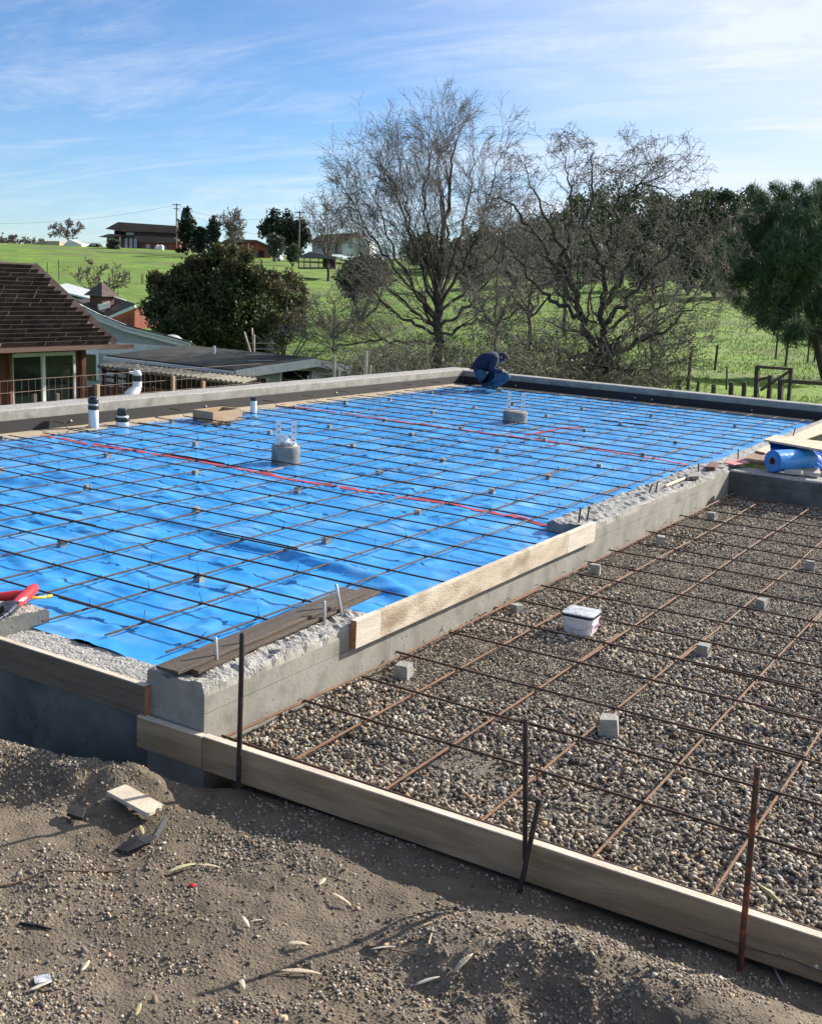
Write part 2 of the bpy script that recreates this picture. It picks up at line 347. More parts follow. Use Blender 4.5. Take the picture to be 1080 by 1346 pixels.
# ---- foreground dirt
_cp = [(-3.4, -.68, -.55), (-1.9, -.68, -.52), (-1.4, -.68, -.50), (-1.0, -.69, -.42), (-.7, -.70, -.34), (-.45, -.70, -.24), (-.2, -.71, -.14), (-1.2, -.80, -.38), (-.8, -.80, -.28),
       (.2, -.72, -.128), (.7, -.72, -.126), (1.2, -.72, -.126), (1.8, -.72, -.125), (2.5, -.72, -.12), (.5, -.85, -.122), (1.2, -.85, -.125), (-.1, -.9, -.125), (3.5, -.78, -.12), (5.6, -.78, -.12),
       (-3.4, -2, -.28), (-3.4, -5, -.2), (0, -7, .1), (3, -7, .3), (5.6, -5, .25), (5.6, -2, 0), (2.67, -4.07, .30), (1.5, -3.1, .0), (2.4, -2.6, .0), (3.4, -1.9, .0), (.3, -2.6, -.08)]
def gp(px, py, z): p = onZ(px, py, z); _cp.append((p[0], p[1], z))
for q in [(-60, 968, .02), (0, 974, .005), (50, 996, -.01), (100, 1008, -.005), (140, 1003, .01), (178, 997, .015), (205, 1015, -.03), (222, 1036, -.10), (0, 1035, -.085), (60, 1040, -.095), (120, 1036, -.09), (180, 1036, -.085),
          (0, 1056, -.125), (100, 1060, -.125), (200, 1066, -.12), (0, 1110, -.12), (120, 1150, -.115), (260, 1100, -.118), (302, 1077, -.119), (385, 1101, -.112), (476, 1143, -.116), (560, 1174, -.115), (380, 1180, -.118),
          (300, 1220, -.122), (450, 1210, -.125), (0, 1250, -.115), (150, 1300, -.115), (330, 1346, -.105), (-300, 1200, -.1), (200, 1420, -.1),
          (620, 1190, -.125), (740, 1212, -.135), (860, 1248, -.135), (990, 1298, -.13), (1080, 1330, -.125),
          (540, 1250, -.09), (610, 1238, -.035), (690, 1226, .015), (780, 1250, .03), (860, 1286, .035), (940, 1324, .035), (1010, 1352, .03),
          (480, 1290, -.11), (560, 1300, -.12), (620, 1290, -.10), (700, 1300, -.075), (800, 1330, -.06), (640, 1340, -.125), (740, 1360, -.10), (880, 1400, -.07), (560, 1345, -.11), (700, 1420, -.08)]: gp(*q)
_cp = np.array(_cp)
def _k(r): return r
_A = _k(np.hypot(_cp[:, None, 0] - _cp[None, :, 0], _cp[:, None, 1] - _cp[None, :, 1])); _n = len(_cp)
_S = np.zeros((_n + 1, _n + 1)); _S[:_n, :_n] = _A - np.eye(_n) * 0.02; _S[_n, :_n] = 1; _S[:_n, _n] = 1
_w = np.linalg.solve(_S, np.concatenate([_cp[:, 2], [0]]))
def dirt_z(x, y):
    x = np.asarray(x, float); y = np.asarray(y, float); sh = x.shape; xr = x.ravel(); yr = y.ravel()
    z = _k(np.hypot(xr[:, None] - _cp[None, :, 0], yr[:, None] - _cp[None, :, 1])) @ _w[:-1] + _w[-1]
    near = np.clip((-0.74 - yr) / 0.25, 0.15, 1)
    lump = np.exp(-((xr - 1.6) ** 2 + (yr + 1.3) ** 2) / 0.35) + 0.8 * np.exp(-((xr + 1.0) ** 2 / 0.6 + (yr + .9) ** 2 / .06)) + 0.25
    z = z + (fbm(xr * 2.1, yr * 2.1, 3) * 0.035 + fbm(xr * 7, yr * 7, 4) * 0.020 * (0.35 + lump) + fbm(xr * 22, yr * 22, 6, 3) * 0.010 * (0.4 + lump)) * near
    return z.reshape(sh)
xs = np.concatenate([np.linspace(-4.5, -1.95, 28)[:-1], np.arange(-1.95, 3.2, 0.0165), np.linspace(3.2, 6, 40)])
ys = np.concatenate([np.linspace(-7, -2.9, 40)[:-1], np.arange(-2.9, -0.45, 0.0165)])
X_, Y_ = np.meshgrid(xs, ys); Z_ = dirt_z(X_, Y_)
b = MB(); b.grid(X_, Y_, Z_)
# skirts so that the sheet of dirt has an edge that drops into the lower ground
tag(b.build('ground', M_dirt, origin=(0, 0, 0)), kind='structure')

# ---- bed of gravel between the walls
def bed_z(x, y): return -0.075 + fbm(np.asarray(x) * 1.3, np.asarray(y) * 1.3, 21) * 0.022 + fbm(np.asarray(x) * 8, np.asarray(y) * 8, 22, 2) * 0.008
X_, Y_ = np.meshgrid(np.linspace(-.5, 5.5, 121), np.linspace(-.655, 7.7, 168))
b = MB(); b.grid(X_, Y_, bed_z(X_, Y_)); tag(b.build('gravel_bed', M_bed, origin=(0, 0, 0)), kind='structure')

# ---- stones: many small pebbles in one mesh
def ico(sub):
    bm = bmesh.new(); bmesh.ops.create_icosphere(bm, subdivisions=sub, radius=1.0)
    V = np.array([v.co[:] for v in bm.verts]); Fc = np.array([[v.index for v in f.verts] for f in bm.faces]); bm.free(); return V, Fc
ICO1, ICO2 = ico(1), ico(2)
PAL = np.array([1.06, 1.0, .90]) * 1.04 * np.array([(.33, .30, .26), (.40, .36, .31), (.24, .22, .20), (.14, .13, .125), (.46, .43, .39), (.37, .28, .20), (.28, .21, .155), (.55, .52, .47), (.21, .20, .205)])
def pebbles(name, P, size, geo, material, flat=(0.45, 0.8), pal=PAL, bright=1.0, smooth=True, rough=.13):
    n = len(P); V0, F0 = geo; k = len(V0)
    sc = size[:, None] * np.stack([rng.uniform(.75, 1.35, n), rng.uniform(.65, 1.1, n), rng.uniform(*flat, n)], 1)
    q = rng.normal(size=(n, 4)); q[:, 1:3] *= 0.35; q /= np.linalg.norm(q, axis=1)[:, None]
    w, x, y, z = q.T
    R = np.stack([1 - 2 * (y * y + z * z), 2 * (x * y - z * w), 2 * (x * z + y * w), 2 * (x * y + z * w), 1 - 2 * (x * x + z * z), 2 * (y * z - x * w),
                  2 * (x * z - y * w), 2 * (y * z + x * w), 1 - 2 * (x * x + y * y)], 1).reshape(n, 3, 3)
    V = V0[None] * (1 + rng.normal(0, rough, (n, k, 1)))
    V = np.einsum('nij,nkj->nki', R, V * sc[:, None, :]) + P[:, None, :]
    Fc = (F0[None] + (np.arange(n) * k)[:, None, None]).reshape(-1, 3)
    c = pal[rng.integers(0, len(pal), n)] * rng.uniform(.45, 1.3, (n, 1)) * bright
    C = np.concatenate([np.repeat(c, k, 0), np.ones((n * k, 1))], 1)
    me = fast_mesh(name, V.reshape(-1, 3), Fc, material, C, smooth=smooth)
    return me
def project(P):
    q = P - CAM; d = q @ FWD; return 540 + F * (q @ RIGHT) / d, 673 + F * (q @ DOWN) / d, d
def jitter_grid(x0, x1, y0, y1, per_m2):
    n = int((x1 - x0) * (y1 - y0) * per_m2); return rng.uniform(x0, x1, n), rng.uniform(y0, y1, n)
gx, gy = jitter_grid(-.43, 2.7, -.64, 2.3, 4300)
P = np.stack([gx, gy, bed_z(gx, gy) + rng.uniform(.0, .016, len(gx))], 1); px, py, dd = project(P); k = (px < 1130) & ((fbm(gx * 1.6, gy * 1.6, 33) > -.45) | (rng.random(len(gx)) < .4))
fine = fbm(gx * .8, gy * .8, 31) > 0.12
near = P[k]; s = np.where(fine[k], rng.uniform(.004, .0085, k.sum()), .0062 + .0105 * rng.random(k.sum()) ** 2.0)
sel = project(near)[2] < 4.6
me = pebbles('gravel', near[sel], s[sel], ICO1, M_peb, smooth=False, rough=.2); tag(add('gravel', me), 'loose rounded tan and grey pebbles filling the near gravel bed', 'gravel', kind='stuff')
rest = near[~sel]; rs = s[~sel]
gx, gy = jitter_grid(-.43, 3.6, 2.3, 7.55, 2500)
P = np.stack([gx, gy, bed_z(gx, gy) + rng.uniform(.0, .014, len(gx))], 1); px = project(P)[0]; P = P[(px < 1250) & ((fbm(P[:, 0] * 1.6, P[:, 1] * 1.6, 33) > -.45) | (rng.random(len(P)) < .4))]
rest = np.concatenate([rest, P]); rs = np.concatenate([rs, rng.uniform(.005, .0135, len(P)) * np.where(fbm(P[:, 0] * .8, P[:, 1] * .8, 31) > 0.05, .7, 1.05)])
me = pebbles('gravel', rest, rs, ICO1, M_peb, smooth=False, rough=.2); tag(add('gravel', me), 'pebbles farther back in the gravel bed towards the shaded wall', 'gravel', kind='stuff')

gx, gy = jitter_grid(2.0, 5.3, -.62, 7.5, 900); P = np.stack([gx, gy, bed_z(gx, gy) + .004], 1); P = P[project(P)[0] >= 1125]
me = pebbles('gravel', P, rng.uniform(.008, .019, len(P)), ICO1, M_peb, smooth=False, rough=.2); tag(add('gravel', me), 'pebbles at the right side of the gravel bed past the photo edge', 'gravel', kind='stuff')
# pebbles lying on the dirt: patches
gx, gy = jitter_grid(-2.4, 3.2, -2.9, -.68, 12500)
P = np.stack([gx, gy, np.zeros_like(gx)], 1); px, py, _ = project(np.stack([gx, gy, np.full_like(gx, -.115)], 1))
dens = np.full(len(gx), 0.04)
for cx_, cy_, rx, ry, a in [(150, 1190, 110, 60, .75), (300, 1110, 130, 38, .8), (430, 1140, 80, 26, .6), (60, 1140, 60, 35, .4), (190, 1270, 70, 28, .6), (40, 1320, 80, 45, .7),
                            (60, 1030, 90, 22, .9), (160, 1015, 50, 16, .9), (120, 1330, 80, 30, .5), (330, 1330, 120, 22, .55), (480, 1290, 90, 35, .6), (620, 1230, 100, 32, .7), (760, 1270, 110, 35, .8),
                            (900, 1320, 90, 34, .7), (600, 1310, 120, 40, .45), (800, 1340, 160, 40, .45), (660, 1140, 200, 14, .35), (420, 1055, 140, 10, .4), (900, 1230, 180, 14, .5), (1020, 1285, 60, 14, .8), (0, 1230, 60, 60, .35), (540, 1100, 60, 10, .8), (640, 1132, 50, 10, .8), (740, 1168, 60, 10, .9), (850, 1205, 60, 11, .9), (960, 1245, 50, 11, .9), (1050, 1275, 50, 12, .9), (440, 1065, 60, 8, .7)]:
    dens = np.maximum(dens, a * np.exp(-((px - cx_) / rx) ** 2 - ((py - cy_) / ry) ** 2))
dens *= np.clip(0.95 + 1.6 * fbm(gx * 4, gy * 4, 41), 0.10, 1.9)
k = (rng.random(len(gx)) < dens) & (px > -60) & (px < 1140) & (py < 1420)
P = P[k]; s = .0022 + .0062 * rng.random(len(P)) ** 1.7; s *= np.where(rng.random(len(P)) < .015, 1.7, 1)
P[:, 2] = dirt_z(P[:, 0], P[:, 1]) + s * .25
PALD = (PAL * .95)[[0, 1, 2, 3, 5, 6, 8, 2, 4]]
me = pebbles('gravel', P, s, ICO1, M_peb, (0.45, .8), PALD, 1.0, False, .2); tag(add('gravel', me), 'crushed gravel scattered over the foreground dirt', 'gravel', kind='stuff')
# clods of dirt crumbling on the mounds
n = 5200; gx = np.concatenate([rng.normal(1.5, .55, n // 2), rng.uniform(-2, 3, n // 2)]); gy = np.concatenate([rng.normal(-1.5, .35, n // 2), rng.uniform(-2.7, -.75, n // 2)])
k = (gy < -.72) & (gy > -2.9); gx, gy = gx[k], gy[k]; s = rng.gamma(2.0, .0013, len(gx)) + .001
P = np.stack([gx, gy, dirt_z(gx, gy) + s * .15], 1)
me = pebbles('dirt_clods', P, s, ICO1, M_peb, (.5, .8), np.array([(.20, .16, .115), (.25, .20, .145), (.16, .125, .09)]), 1.0)
tag(add('dirt_clods', me), 'crumbled clods of brown dirt over the foreground mounds', 'soil', kind='stuff')

# ================================================================== foundation
ZT, ZS, ZR = 0.25, 0.155, 0.206
found = thing('foundation', 'grey concrete foundation walls surrounding the blue sheeted slab area', 'foundation', (-.43, -.66, -.5))
def loft_wall(name, material, p0, p1, width, z0, z1, rough=0.012, step=0.04, joint=None, side=1, chip=0.0, seed=1, mats=None, tops=None):
    """wall along p0->p1 (its outer face line); its body lies to the given side; rough, chipped top"""
    p0 = np.array([*p0, 0.0]); p1 = np.array([*p1, 0.0]); L_ = np.linalg.norm(p1 - p0); d = (p1 - p0) / L_; nrm = np.array([-d[1], d[0], 0]) * side
    ns = max(2, int(L_ / step)) + 1; nt_ = 9
    prof = [(0.0, z0)]
    if joint: prof += [(0.0, joint - .003), (.005, joint - .002), (.005, joint + .002), (0.0, joint + .003)]
    prof += [(0.0, z1 - .05), (0.0, z1 - .012)]
    k0 = len(prof)
    prof += [(width * (i + .5) / nt_, z1) for i in range(nt_)]
    prof += [(width, z1 - .012), (width, z0)]
    V = []
    for i in range(ns):
        s_ = i / (ns - 1) * L_
        for j, (w_, z_) in enumerate(prof):
            dz = dw = 0
            if k0 - 1 <= j <= k0 + nt_:
                x_, y_ = s_ * 9, w_ * 9
                dz = rough * float(fbm(x_, y_ + seed * 7, seed) * 1.0 + fbm(x_ * 4, y_ * 4, seed + 1, 2) * .7)
                if j == k0 - 1: dz = -abs(dz) - chip * max(0, float(fbm(s_ * 3, 1.0, seed + 3))) * 3; dw = chip * abs(float(fbm(s_ * 5, 2.0, seed + 4)))
            if tops is not None and j >= k0 - 1 and j < len(prof) - 1: dz += tops(s_)
            V.append(p0 + d * s_ + nrm * (w_ + dw) + np.array([0, 0, z_ + dz]))
    m_ = len(prof); b_ = MB(); Fc = []; mi = []
    b_.v.append(np.array(V)); b_.n = len(V)
    for i in range(ns - 1):
        for j in range(m_ - 1):
            q = [i * m_ + j, (i + 1) * m_ + j, (i + 1) * m_ + j + 1, i * m_ + j + 1]
            b_.f.append(q if side == 1 else q[::-1]); b_.mi.append(1 if k0 - 1 <= j < k0 + nt_ else 0); b_.sm.append(False)
    for base in (0, (ns - 1) * m_):
        b_.f.append([base + j for j in range(m_)]); b_.mi.append(0); b_.sm.append(False)
    o = b_.build(name, mats or [M_conc, M_conc_rough], found)
    return o
# wall between slab and gravel: full-height piece, lowered door gap, full-height piece
loft_wall('stem_wall', M_conc, (-.43, -.66), (-.43, .86), .35, -.5, ZT, .022, .025, .118, 1, .05, 2, tops=lambda s_: -0.10 * max(0, (s_ - 1.33) / .19) ** 1.5 if s_ > 1.33 else 0)
loft_wall('stem_wall', M_conc, (-.43, .862), (-.43, 3.62), .35, -.5, .115, .004, .1, None, 1, 0, 3)
loft_wall('stem_wall', M_conc, (-.43, 3.622), (-.43, 7.545), .33, -.5, ZT, .02, .035, .118, 1, .03, 4)
loft_wall('stem_wall', M_conc, (-.43, 7.90), (-.43, 14.0), .33, -.5, ZT - .03, .012, .1, None, 1, .01, 5)
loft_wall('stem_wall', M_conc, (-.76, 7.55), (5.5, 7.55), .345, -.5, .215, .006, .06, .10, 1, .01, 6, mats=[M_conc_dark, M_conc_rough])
# front wall: low sill of the door gap and the full-height piece beyond
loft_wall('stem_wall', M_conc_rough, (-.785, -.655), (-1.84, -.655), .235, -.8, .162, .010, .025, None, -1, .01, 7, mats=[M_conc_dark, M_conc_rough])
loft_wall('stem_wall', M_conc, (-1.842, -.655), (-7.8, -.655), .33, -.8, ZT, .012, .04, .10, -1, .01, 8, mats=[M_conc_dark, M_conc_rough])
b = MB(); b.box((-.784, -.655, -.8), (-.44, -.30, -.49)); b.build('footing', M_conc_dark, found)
# tall walls at the back
loft_wall('stem_wall', M_conc, (-7.35, -.32), (-7.35, 14.3), .36, -2.6, .425, .004, .2, None, 1, .004, 9)
loft_wall('stem_wall', M_conc, (-7.35, 14.0), (5.5, 14.0), .298, -1.4, .405, .004, .2, None, 1, .004, 10)
for lo, hi in (((-7.349, -.32, .165), (-7.325, 13.97, .305)), ((-7.30, 13.968, .15), (5.4, 13.998, .30))):
    b = MB(); b.box(lo, hi); b.build('membrane_shadow_strip', M_black, found)  # black band: membrane and the dark of the shadow gap in one colour
M_sill = mat('pale_sill_board', (0.33, 0.265, 0.18), (0.44, 0.36, 0.26), 4, 0.85, 0.2, 30, c3=(.33, .27, .2), s3=3, f3=.5)
b = MB(); b.box((-7.32, -.3, .10), (-7.02, 6.9, .172)); b.build('sill_board', M_sill, found)
b = MB(); b.box((-7.322, 6.91, .10), (-7.03, 13.7, .174)); b.build('sill_board', M_sill, found)
b = MB(); b.box((-7.0, 13.70, .10), (-.9, 13.965, .172)); b.build('sill_board', M_sill, found)
bolt = MB(); bolt.lathe((0, 0, 0), [(.014, 0), (.014, .01), (.007, .011), (.007, .025), (.002, .026)], 8, (1, 0, 0))
bme = bolt.mesh('anchor_bolt', (0, 0, 0)); bme.materials.append(M_steel)
fb = wloc(found)
for y in (4.6, 6.9, 7.9, 9.9): add('anchor_bolt', bme, found, np.array((-7.325, y, .235)) - fb)
for x in (-6.2, -3.9, -3.6, -1.9): add('anchor_bolt', bme, found, np.array((x, 13.968, .225)) - fb, (0, 0, -math.pi / 2))

# ================================================================== blue vapour barrier sheet
_fold = [onZ(*p, ZS)[:2] for p in [(-30, 625), (60, 640), (150, 662), (260, 695), (330, 715), (420, 738), (540, 790)]]
_fold = np.array(_fold)
def seg_dist(x, y, A, B):
    d = B - A; t = np.clip(((x - A[0]) * d[0] + (y - A[1]) * d[1]) / (d @ d), 0, 1); return np.hypot(x - A[0] - d[0] * t, y - A[1] - d[1] * t)
def sheet_z(x, y):
    x = np.asarray(x, float); y = np.asarray(y, float)
    D_ = np.full(x.shape, 9.0)
    for A, B in zip(_fold[:-1], _fold[1:]): D_ = np.minimum(D_, seg_dist(x + fbm(x * 2, y * 2, 53) * .1, y + fbm(x * 2, y * 2, 54) * .1, A, B))
    z = 0.040 * np.exp(-(D_ / .085) ** 2) - .012 * np.exp(-(D_ / .2) ** 2)
    w1 = fbm(x * .7 + y * .25, y * 1.0 - x * .3, 61); w2 = fbm(x * 1.2 - y * .3 + w1, y * 3.1 + x * .9, 62); w3 = fbm(x * 5 + w2 * 2, y * 8 + x * 2, 63, 3)
    r1 = 1 - np.abs(vnoise(x * 1.1 + w1 * 2, y * 3.0 + x * 1.1 + w2 * 1.5, 64) * 2 - 1); r1 = np.maximum(0, r1 - .80) * 5
    r2 = 1 - np.abs(vnoise(x * 3.2 + w2 * 2, y * 2.0 - x * .6 + w1 * 3, 65) * 2 - 1); r2 = np.maximum(0, r2 - .84) * 5
    return ZS + z + .018 * w1 + .014 * w2 + .0042 * w3 + .016 * r1 + .010 * r2
xs = np.concatenate([np.arange(-7.05, -4.2, .06), np.arange(-4.2, -.455, .03)]); ys = np.concatenate([np.arange(-.44, 4.5, .03), np.arange(4.5, 13.97, .06)])
X_, Y_ = np.meshgrid(xs, ys); b = MB(); b.grid(X_, Y_, sheet_z(X_, Y_))
sheet = tag(b.build('vapor_barrier', M_blue, origin=(-3.5, 6, ZS)), 'wrinkled bright blue plastic vapor barrier sheet covering the slab area', 'plastic sheet')
def tape(pix, w=.040, seed=0):
    pts = np.array([onZ(*p, ZS)[:2] for p in pix]); L_ = np.concatenate([[0], np.cumsum(np.hypot(*np.diff(pts, axis=0).T))])
    s_ = np.arange(0, L_[-1], .05); x = np.interp(s_, L_, pts[:, 0]) ; y = np.interp(s_, L_, pts[:, 1]); y = y + fbm(s_ * .6, s_ * 0, 70 + seed) * .05
    tx, ty = np.gradient(x), np.gradient(y); n_ = np.hypot(tx, ty); nx, ny = -ty / n_, tx / n_
    ww = w * (1 + .35 * fbm(s_ * 2, s_ * 0 + 3, 71 + seed))
    X2 = np.stack([x - nx * ww, x - nx * ww * .3, x + nx * ww * .3, x + nx * ww]); Y2 = np.stack([y - ny * ww, y - ny * ww * .3, y + ny * ww * .3, y + ny * ww])
    b_ = MB(); b_.grid(X2, Y2, sheet_z(X2, Y2) + .005); return b_.build('seam_tape', M_tape, sheet)
tape([(28, 563), (60, 573), (130, 588), (250, 607), (380, 630), (470, 645), (570, 660), (680, 684), (728, 697)])
tape([(348, 531), (430, 541), (520, 553), (600, 566), (700, 579), (790, 593), (860, 603), (905, 611)], .04, 4)
tape([(690, 574), (740, 563), (770, 562)], .04, 8)

# ================================================================== rebar mats
def bar_pts(a, b, n=14, amp=.006, sag=None):
    a = np.asarray(a, float); b = np.asarray(b, float); s_ = np.linspace(0, 1, n); p = a + (b - a) * s_[:, None]
    L_ = np.linalg.norm(b - a); q = rng.uniform(0, 99)
    p[:, 0] += fbm(s_ * L_ * .5 + q, s_ * 0 + 1, 80, 2) * amp * (abs(b[1] - a[1]) > abs(b[0] - a[0])) * 1.5
    p[:, 1] += fbm(s_ * L_ * .5 + q, s_ * 0 + 2, 81, 2) * amp * (abs(b[0] - a[0]) > abs(b[1] - a[1])) * 1.5
    p[:, 2] += fbm(s_ * L_ * .7 + q, s_ * 0 + 3, 82, 2) * amp
    return p
RB = .0060
mat_blue = thing('rebar_mat', 'tied grid of dark steel rebar over the blue plastic sheet', 'rebar mat', (-3.9, 6.5, ZS))
offs = np.array([.029, .035, -.02, .007, -.014, .019, -.057]) * .4572
Yx = [(-.17 + .972 * k) * .4572 + (offs[k] if k < 7 else rng.normal(0, .012)) for k in range(32)]
Xy = [(-3.967 + .903 * i) * .4572 + rng.normal(0, .006) for i in range(-12, 3)]
def rebar(parent, a, b, material, r=RB, amp=.006, n=14):
    m_ = MB(); m_.tube(bar_pts(a, b, n, amp), r, 6); return m_.build('rebar', material, parent)
for k, y in enumerate(Yx):
    if y > 13.6: continue
    gap = 0.95 < y < 3.55
    xe = (-.50 if gap else -.86) + rng.uniform(-.06, .03)
    x0 = -7.05 + rng.uniform(-.05, .16); xl = rng.uniform(-5.2, -2.4)
    if k == 0: xl = -1.62
    if k == 2: xl = -1.75
    if k == 4: xl = -2.1
    if k == 0:
        rebar(mat_blue, (x0, y, ZR), (-1.36, y, ZR), M_bar); rebar(mat_blue, (-2.05, y - .019, ZR), (xe - .05, y - .019, ZR), M_bar)
    else:
        rebar(mat_blue, (x0, y, ZR), (xl + .35, y + rng.normal(0, .01), ZR), M_bar); rebar(mat_blue, (xl - .35, y - .017, ZR), (xe, y - .017 + rng.normal(0, .01), ZR), M_bar)
for i, x in enumerate(Xy):
    y1 = rng.uniform(5.5, 9.0)
    rebar(mat_blue, (x, -.36 + rng.uniform(-.03, .05), ZR - .0135), (x + rng.normal(0, .012), y1 + .3, ZR - .0135), M_bar, n=20)
    rebar(mat_blue, (x + .016, y1 - .3, ZR - .0135), (x + .016 + rng.normal(0, .012), 13.62, ZR - .0135), M_bar, n=20)
b = MB()
for k, y in enumerate(Yx):
    for i, x in enumerate(Xy):
        if y > 13 or rng.random() < .12: continue
        c = np.array([x + .006, y - .006, ZR - .004]); r = .014
        b.tube([c + (-r, -r * .6, -.004), c + (0, 0, .012), c + (r, r * .6, -.004)], .0028, 3)
        if rng.random() < .45:
            tl = rng.uniform(.02, .06); b.tube([c + (0, 0, .01), c + (rng.normal(0, .01), rng.normal(0, .01), .01 + tl)], .0019, 3, False)
tag(b.build('tie_wire', M_wire, mat_blue), kind='stuff')
# hooked bar ends standing along the back sill
for y in np.arange(2.4, 13.4, .93):
    p = np.array([-7.0, y, ZR]); m_ = MB(); h = rng.uniform(.05, .09)
    m_.tube([p + (.55, .02, 0), p + (.02, 0, 0), p + (-.03, 0, h), p + (-.25, .03, h * .9)], .006, 5); m_.build('hooked_bar', M_rust if rng.random() < .4 else M_bar, mat_blue)

mat_grav = thing('rebar_mat', 'tied grid of rusty steel rebar over the gravel bed', 'rebar mat', (1.4, 3.4, -.06))
goff = np.array([-.028, -.023, -.05, .051, .031, .02]) * .4572
Yg = [(.979 * k) * .4572 + (goff[k] if k < 6 else rng.normal(0, .01)) for k in range(17)]
Xg = [-.385] + [.4572 * i + rng.normal(0, .006) for i in range(0, 12)]
for k, y in enumerate(Yg):
    if y > 7.4: continue
    x0 = -.40 + rng.uniform(0, .14); xl = rng.uniform(.8, 2.2)
    m_ = M_bar
    rebar(mat_grav, (x0, y, .002), (xl + .3, y + rng.normal(0, .008), .002), m_, .0062, .008, 12)
    rebar(mat_grav, (xl - .3, y - .015, .002), (5.2, y - .015, .002), m_, .0062, .008, 12)
rebar(mat_grav, (-.40, -.575, .0), (5.2, -.51, .0), M_bar, .0062, .006, 12)
for i, x in enumerate(Xg):
    yl = rng.uniform(1.5, 4.5); x1 = x + (.05 if i == 0 else rng.normal(0, .01))
    rebar(mat_grav, (x, -.59 + rng.uniform(0, .03), -.011), (x1, yl + .3, -.011), M_rust, .0068, .008, 16)
    rebar(mat_grav, (x + .016, yl - .3, -.011), (x1 + .01, 7.45, -.011), M_rust, .0068, .008, 16)
b = MB()
for y in Yg:
    for x in Xg:
        if y > 7.3 or x > 3.2 or rng.random() < .15: continue
        c = np.array([x + .006, y - .006, -.001]); r = .014
        b.tube([c + (-r, -r * .6, -.006), c + (0, 0, .011), c + (r, r * .6, -.006)], .0028, 3)
        if rng.random() < .35: b.tube([c + (0, 0, .01), c + (rng.normal(0, .012), rng.normal(0, .012), rng.uniform(.02, .05))], .0019, 3, False)
tag(b.build('tie_wire', M_wire, mat_grav), kind='stuff')

# ================================================================== spacer blocks under the bars
M_dobie = mat('spacer_concrete', (.27, .26, .235), (.38, .365, .33), 30, .95, .5, 120)
def dobie_mesh(s_, seed, w=1.0):
    r_ = np.random.default_rng(seed); m_ = MB(); h = s_ / 2; tpr = .86
    V = np.array([(-h, -h, 0), (h, -h, 0), (h, h, 0), (-h, h, 0), (-h * tpr, -h * tpr, s_ * w), (h * tpr, -h * tpr, s_ * w), (h * tpr, h * tpr, s_ * w), (-h * tpr, h * tpr, s_ * w)]) + r_.normal(0, s_ * .03, (8, 3))
    m_.put(V, [(0, 3, 2, 1), (4, 5, 6, 7), (0, 1, 5, 4), (1, 2, 6, 5), (2, 3, 7, 6), (3, 0, 4, 7)])
    me = m_.mesh('spacer_block', (0, 0, 0)); me.materials.append(M_dobie); return me
dm = [dobie_mesh(.054, s_, .86) for s_ in range(5)]
DOB = [(4, 575, 'at the left edge before the pale sill'), (141, 598, 'below the red tape, left part'), (257, 584, 'behind tape, between pipe and wooden box'),
       (257, 621, 'straight below the wooden box, across the red tape'), (115, 639, 'third nearest at the left side'), (258, 671, 'lower left of the wrapped pedestal'),
       (1, 617, 'cut by the left edge below the tape'), (226, 552, 'between the short black pipe and the wooden box'), (355, 567, 'just left behind the pedestal with plastic wrap'),
       (387, 534, 'first right of the thin pipe along sill'), (454, 527, 'second right of the thin pipe along sill'), (512, 522, 'third right of the thin pipe along sill'),
       (433, 558, 'right of the wrapped pedestal straps'), (506, 550, 'touching the second red tape, mid sheet'), (464, 584, 'right of the wrapped pedestal at strap height'),
       (498, 620, 'right and in front of the wrapped pedestal'), (391, 643, 'directly before the wrapped pedestal'), (567, 514, 'near the back sill, nearest the worker'),
       (568, 540, 'left of the far pedestal, behind the second tape'), (623, 533, 'below the crouching worker, left of the far pedestal'), (674, 529, 'hidden just behind the far pedestal straps'),
       (606, 561, 'on the second tape, left of far pedestal'), (541, 570, 'mid sheet, left below the far pedestal'), (582, 603, 'mid sheet, centre, below left of the far pedestal'),
       (654, 591, 'in front of the far pedestal'), (718, 545, 'right of the far pedestal, level with its top'), (765, 535, 'right of the far pedestal toward the back wall'), (768, 565, 'right of the far pedestal, behind the second tape'),
       (715, 577, 'on the second tape before the far pedestal'), (721, 627, 'left of the two dowels on the dividing wall'), (787, 611, 'between second tape and dividing wall'),
       (646, 644, 'behind the long tape, left of the plank'), (549, 673, 'before the long tape near its right part'), (856, 545, 'toward the back wall, right part of the sheet'),
       (815, 556, 'right part of the sheet, behind the second tape'), (888, 580, 'right part of the sheet, left of the tarp pile'), (845, 596, 'near the right end of the second tape'), (966, 558, 'farthest right on the sheet, behind the tarp pile'),
       (82, 714, 'lower left of the sheet, second nearest the camera'), (262, 760, 'nearest the camera, beyond the open door gap'), (429, 710, 'beyond the dark plank, right of the big blue fold')]
for n_, (px, py, where) in enumerate(DOB):
    z = ZS; p = onZ(px, py + 4, z); p[2] = float(sheet_z(p[0], p[1])) - .002
    o = add('spacer_block', dm[n_ % 5], None, p, (0, 0, rng.uniform(-.25, .25)))
    tag(o, 'small concrete block on blue sheet ' + where, 'spacer block', 'spacer blocks on the blue sheet')
dg = [dobie_mesh(.078, s_ + 20, .95) for s_ in range(4)]
GDB = [(679, 806, 'against the long form plank, left of the white bucket', 1), (782, 752, 'against the dividing wall, behind the white bucket', 1), (868, 714, 'against the dividing wall, farthest but one', 1),
       (531, 888, 'nearest the dividing wall corner, lit on top', 1.1), (800, 962, 'right of centre, nearest the front board', 1.25), (924, 860, 'right of the white bucket, third bar over', 1),
       (1001, 798, 'far right, second row from the shaded wall', .95), (1064, 746, 'at the right edge near the shaded wall', .95), (936, 681, 'deep in the corner shade of the far wall', 1)]
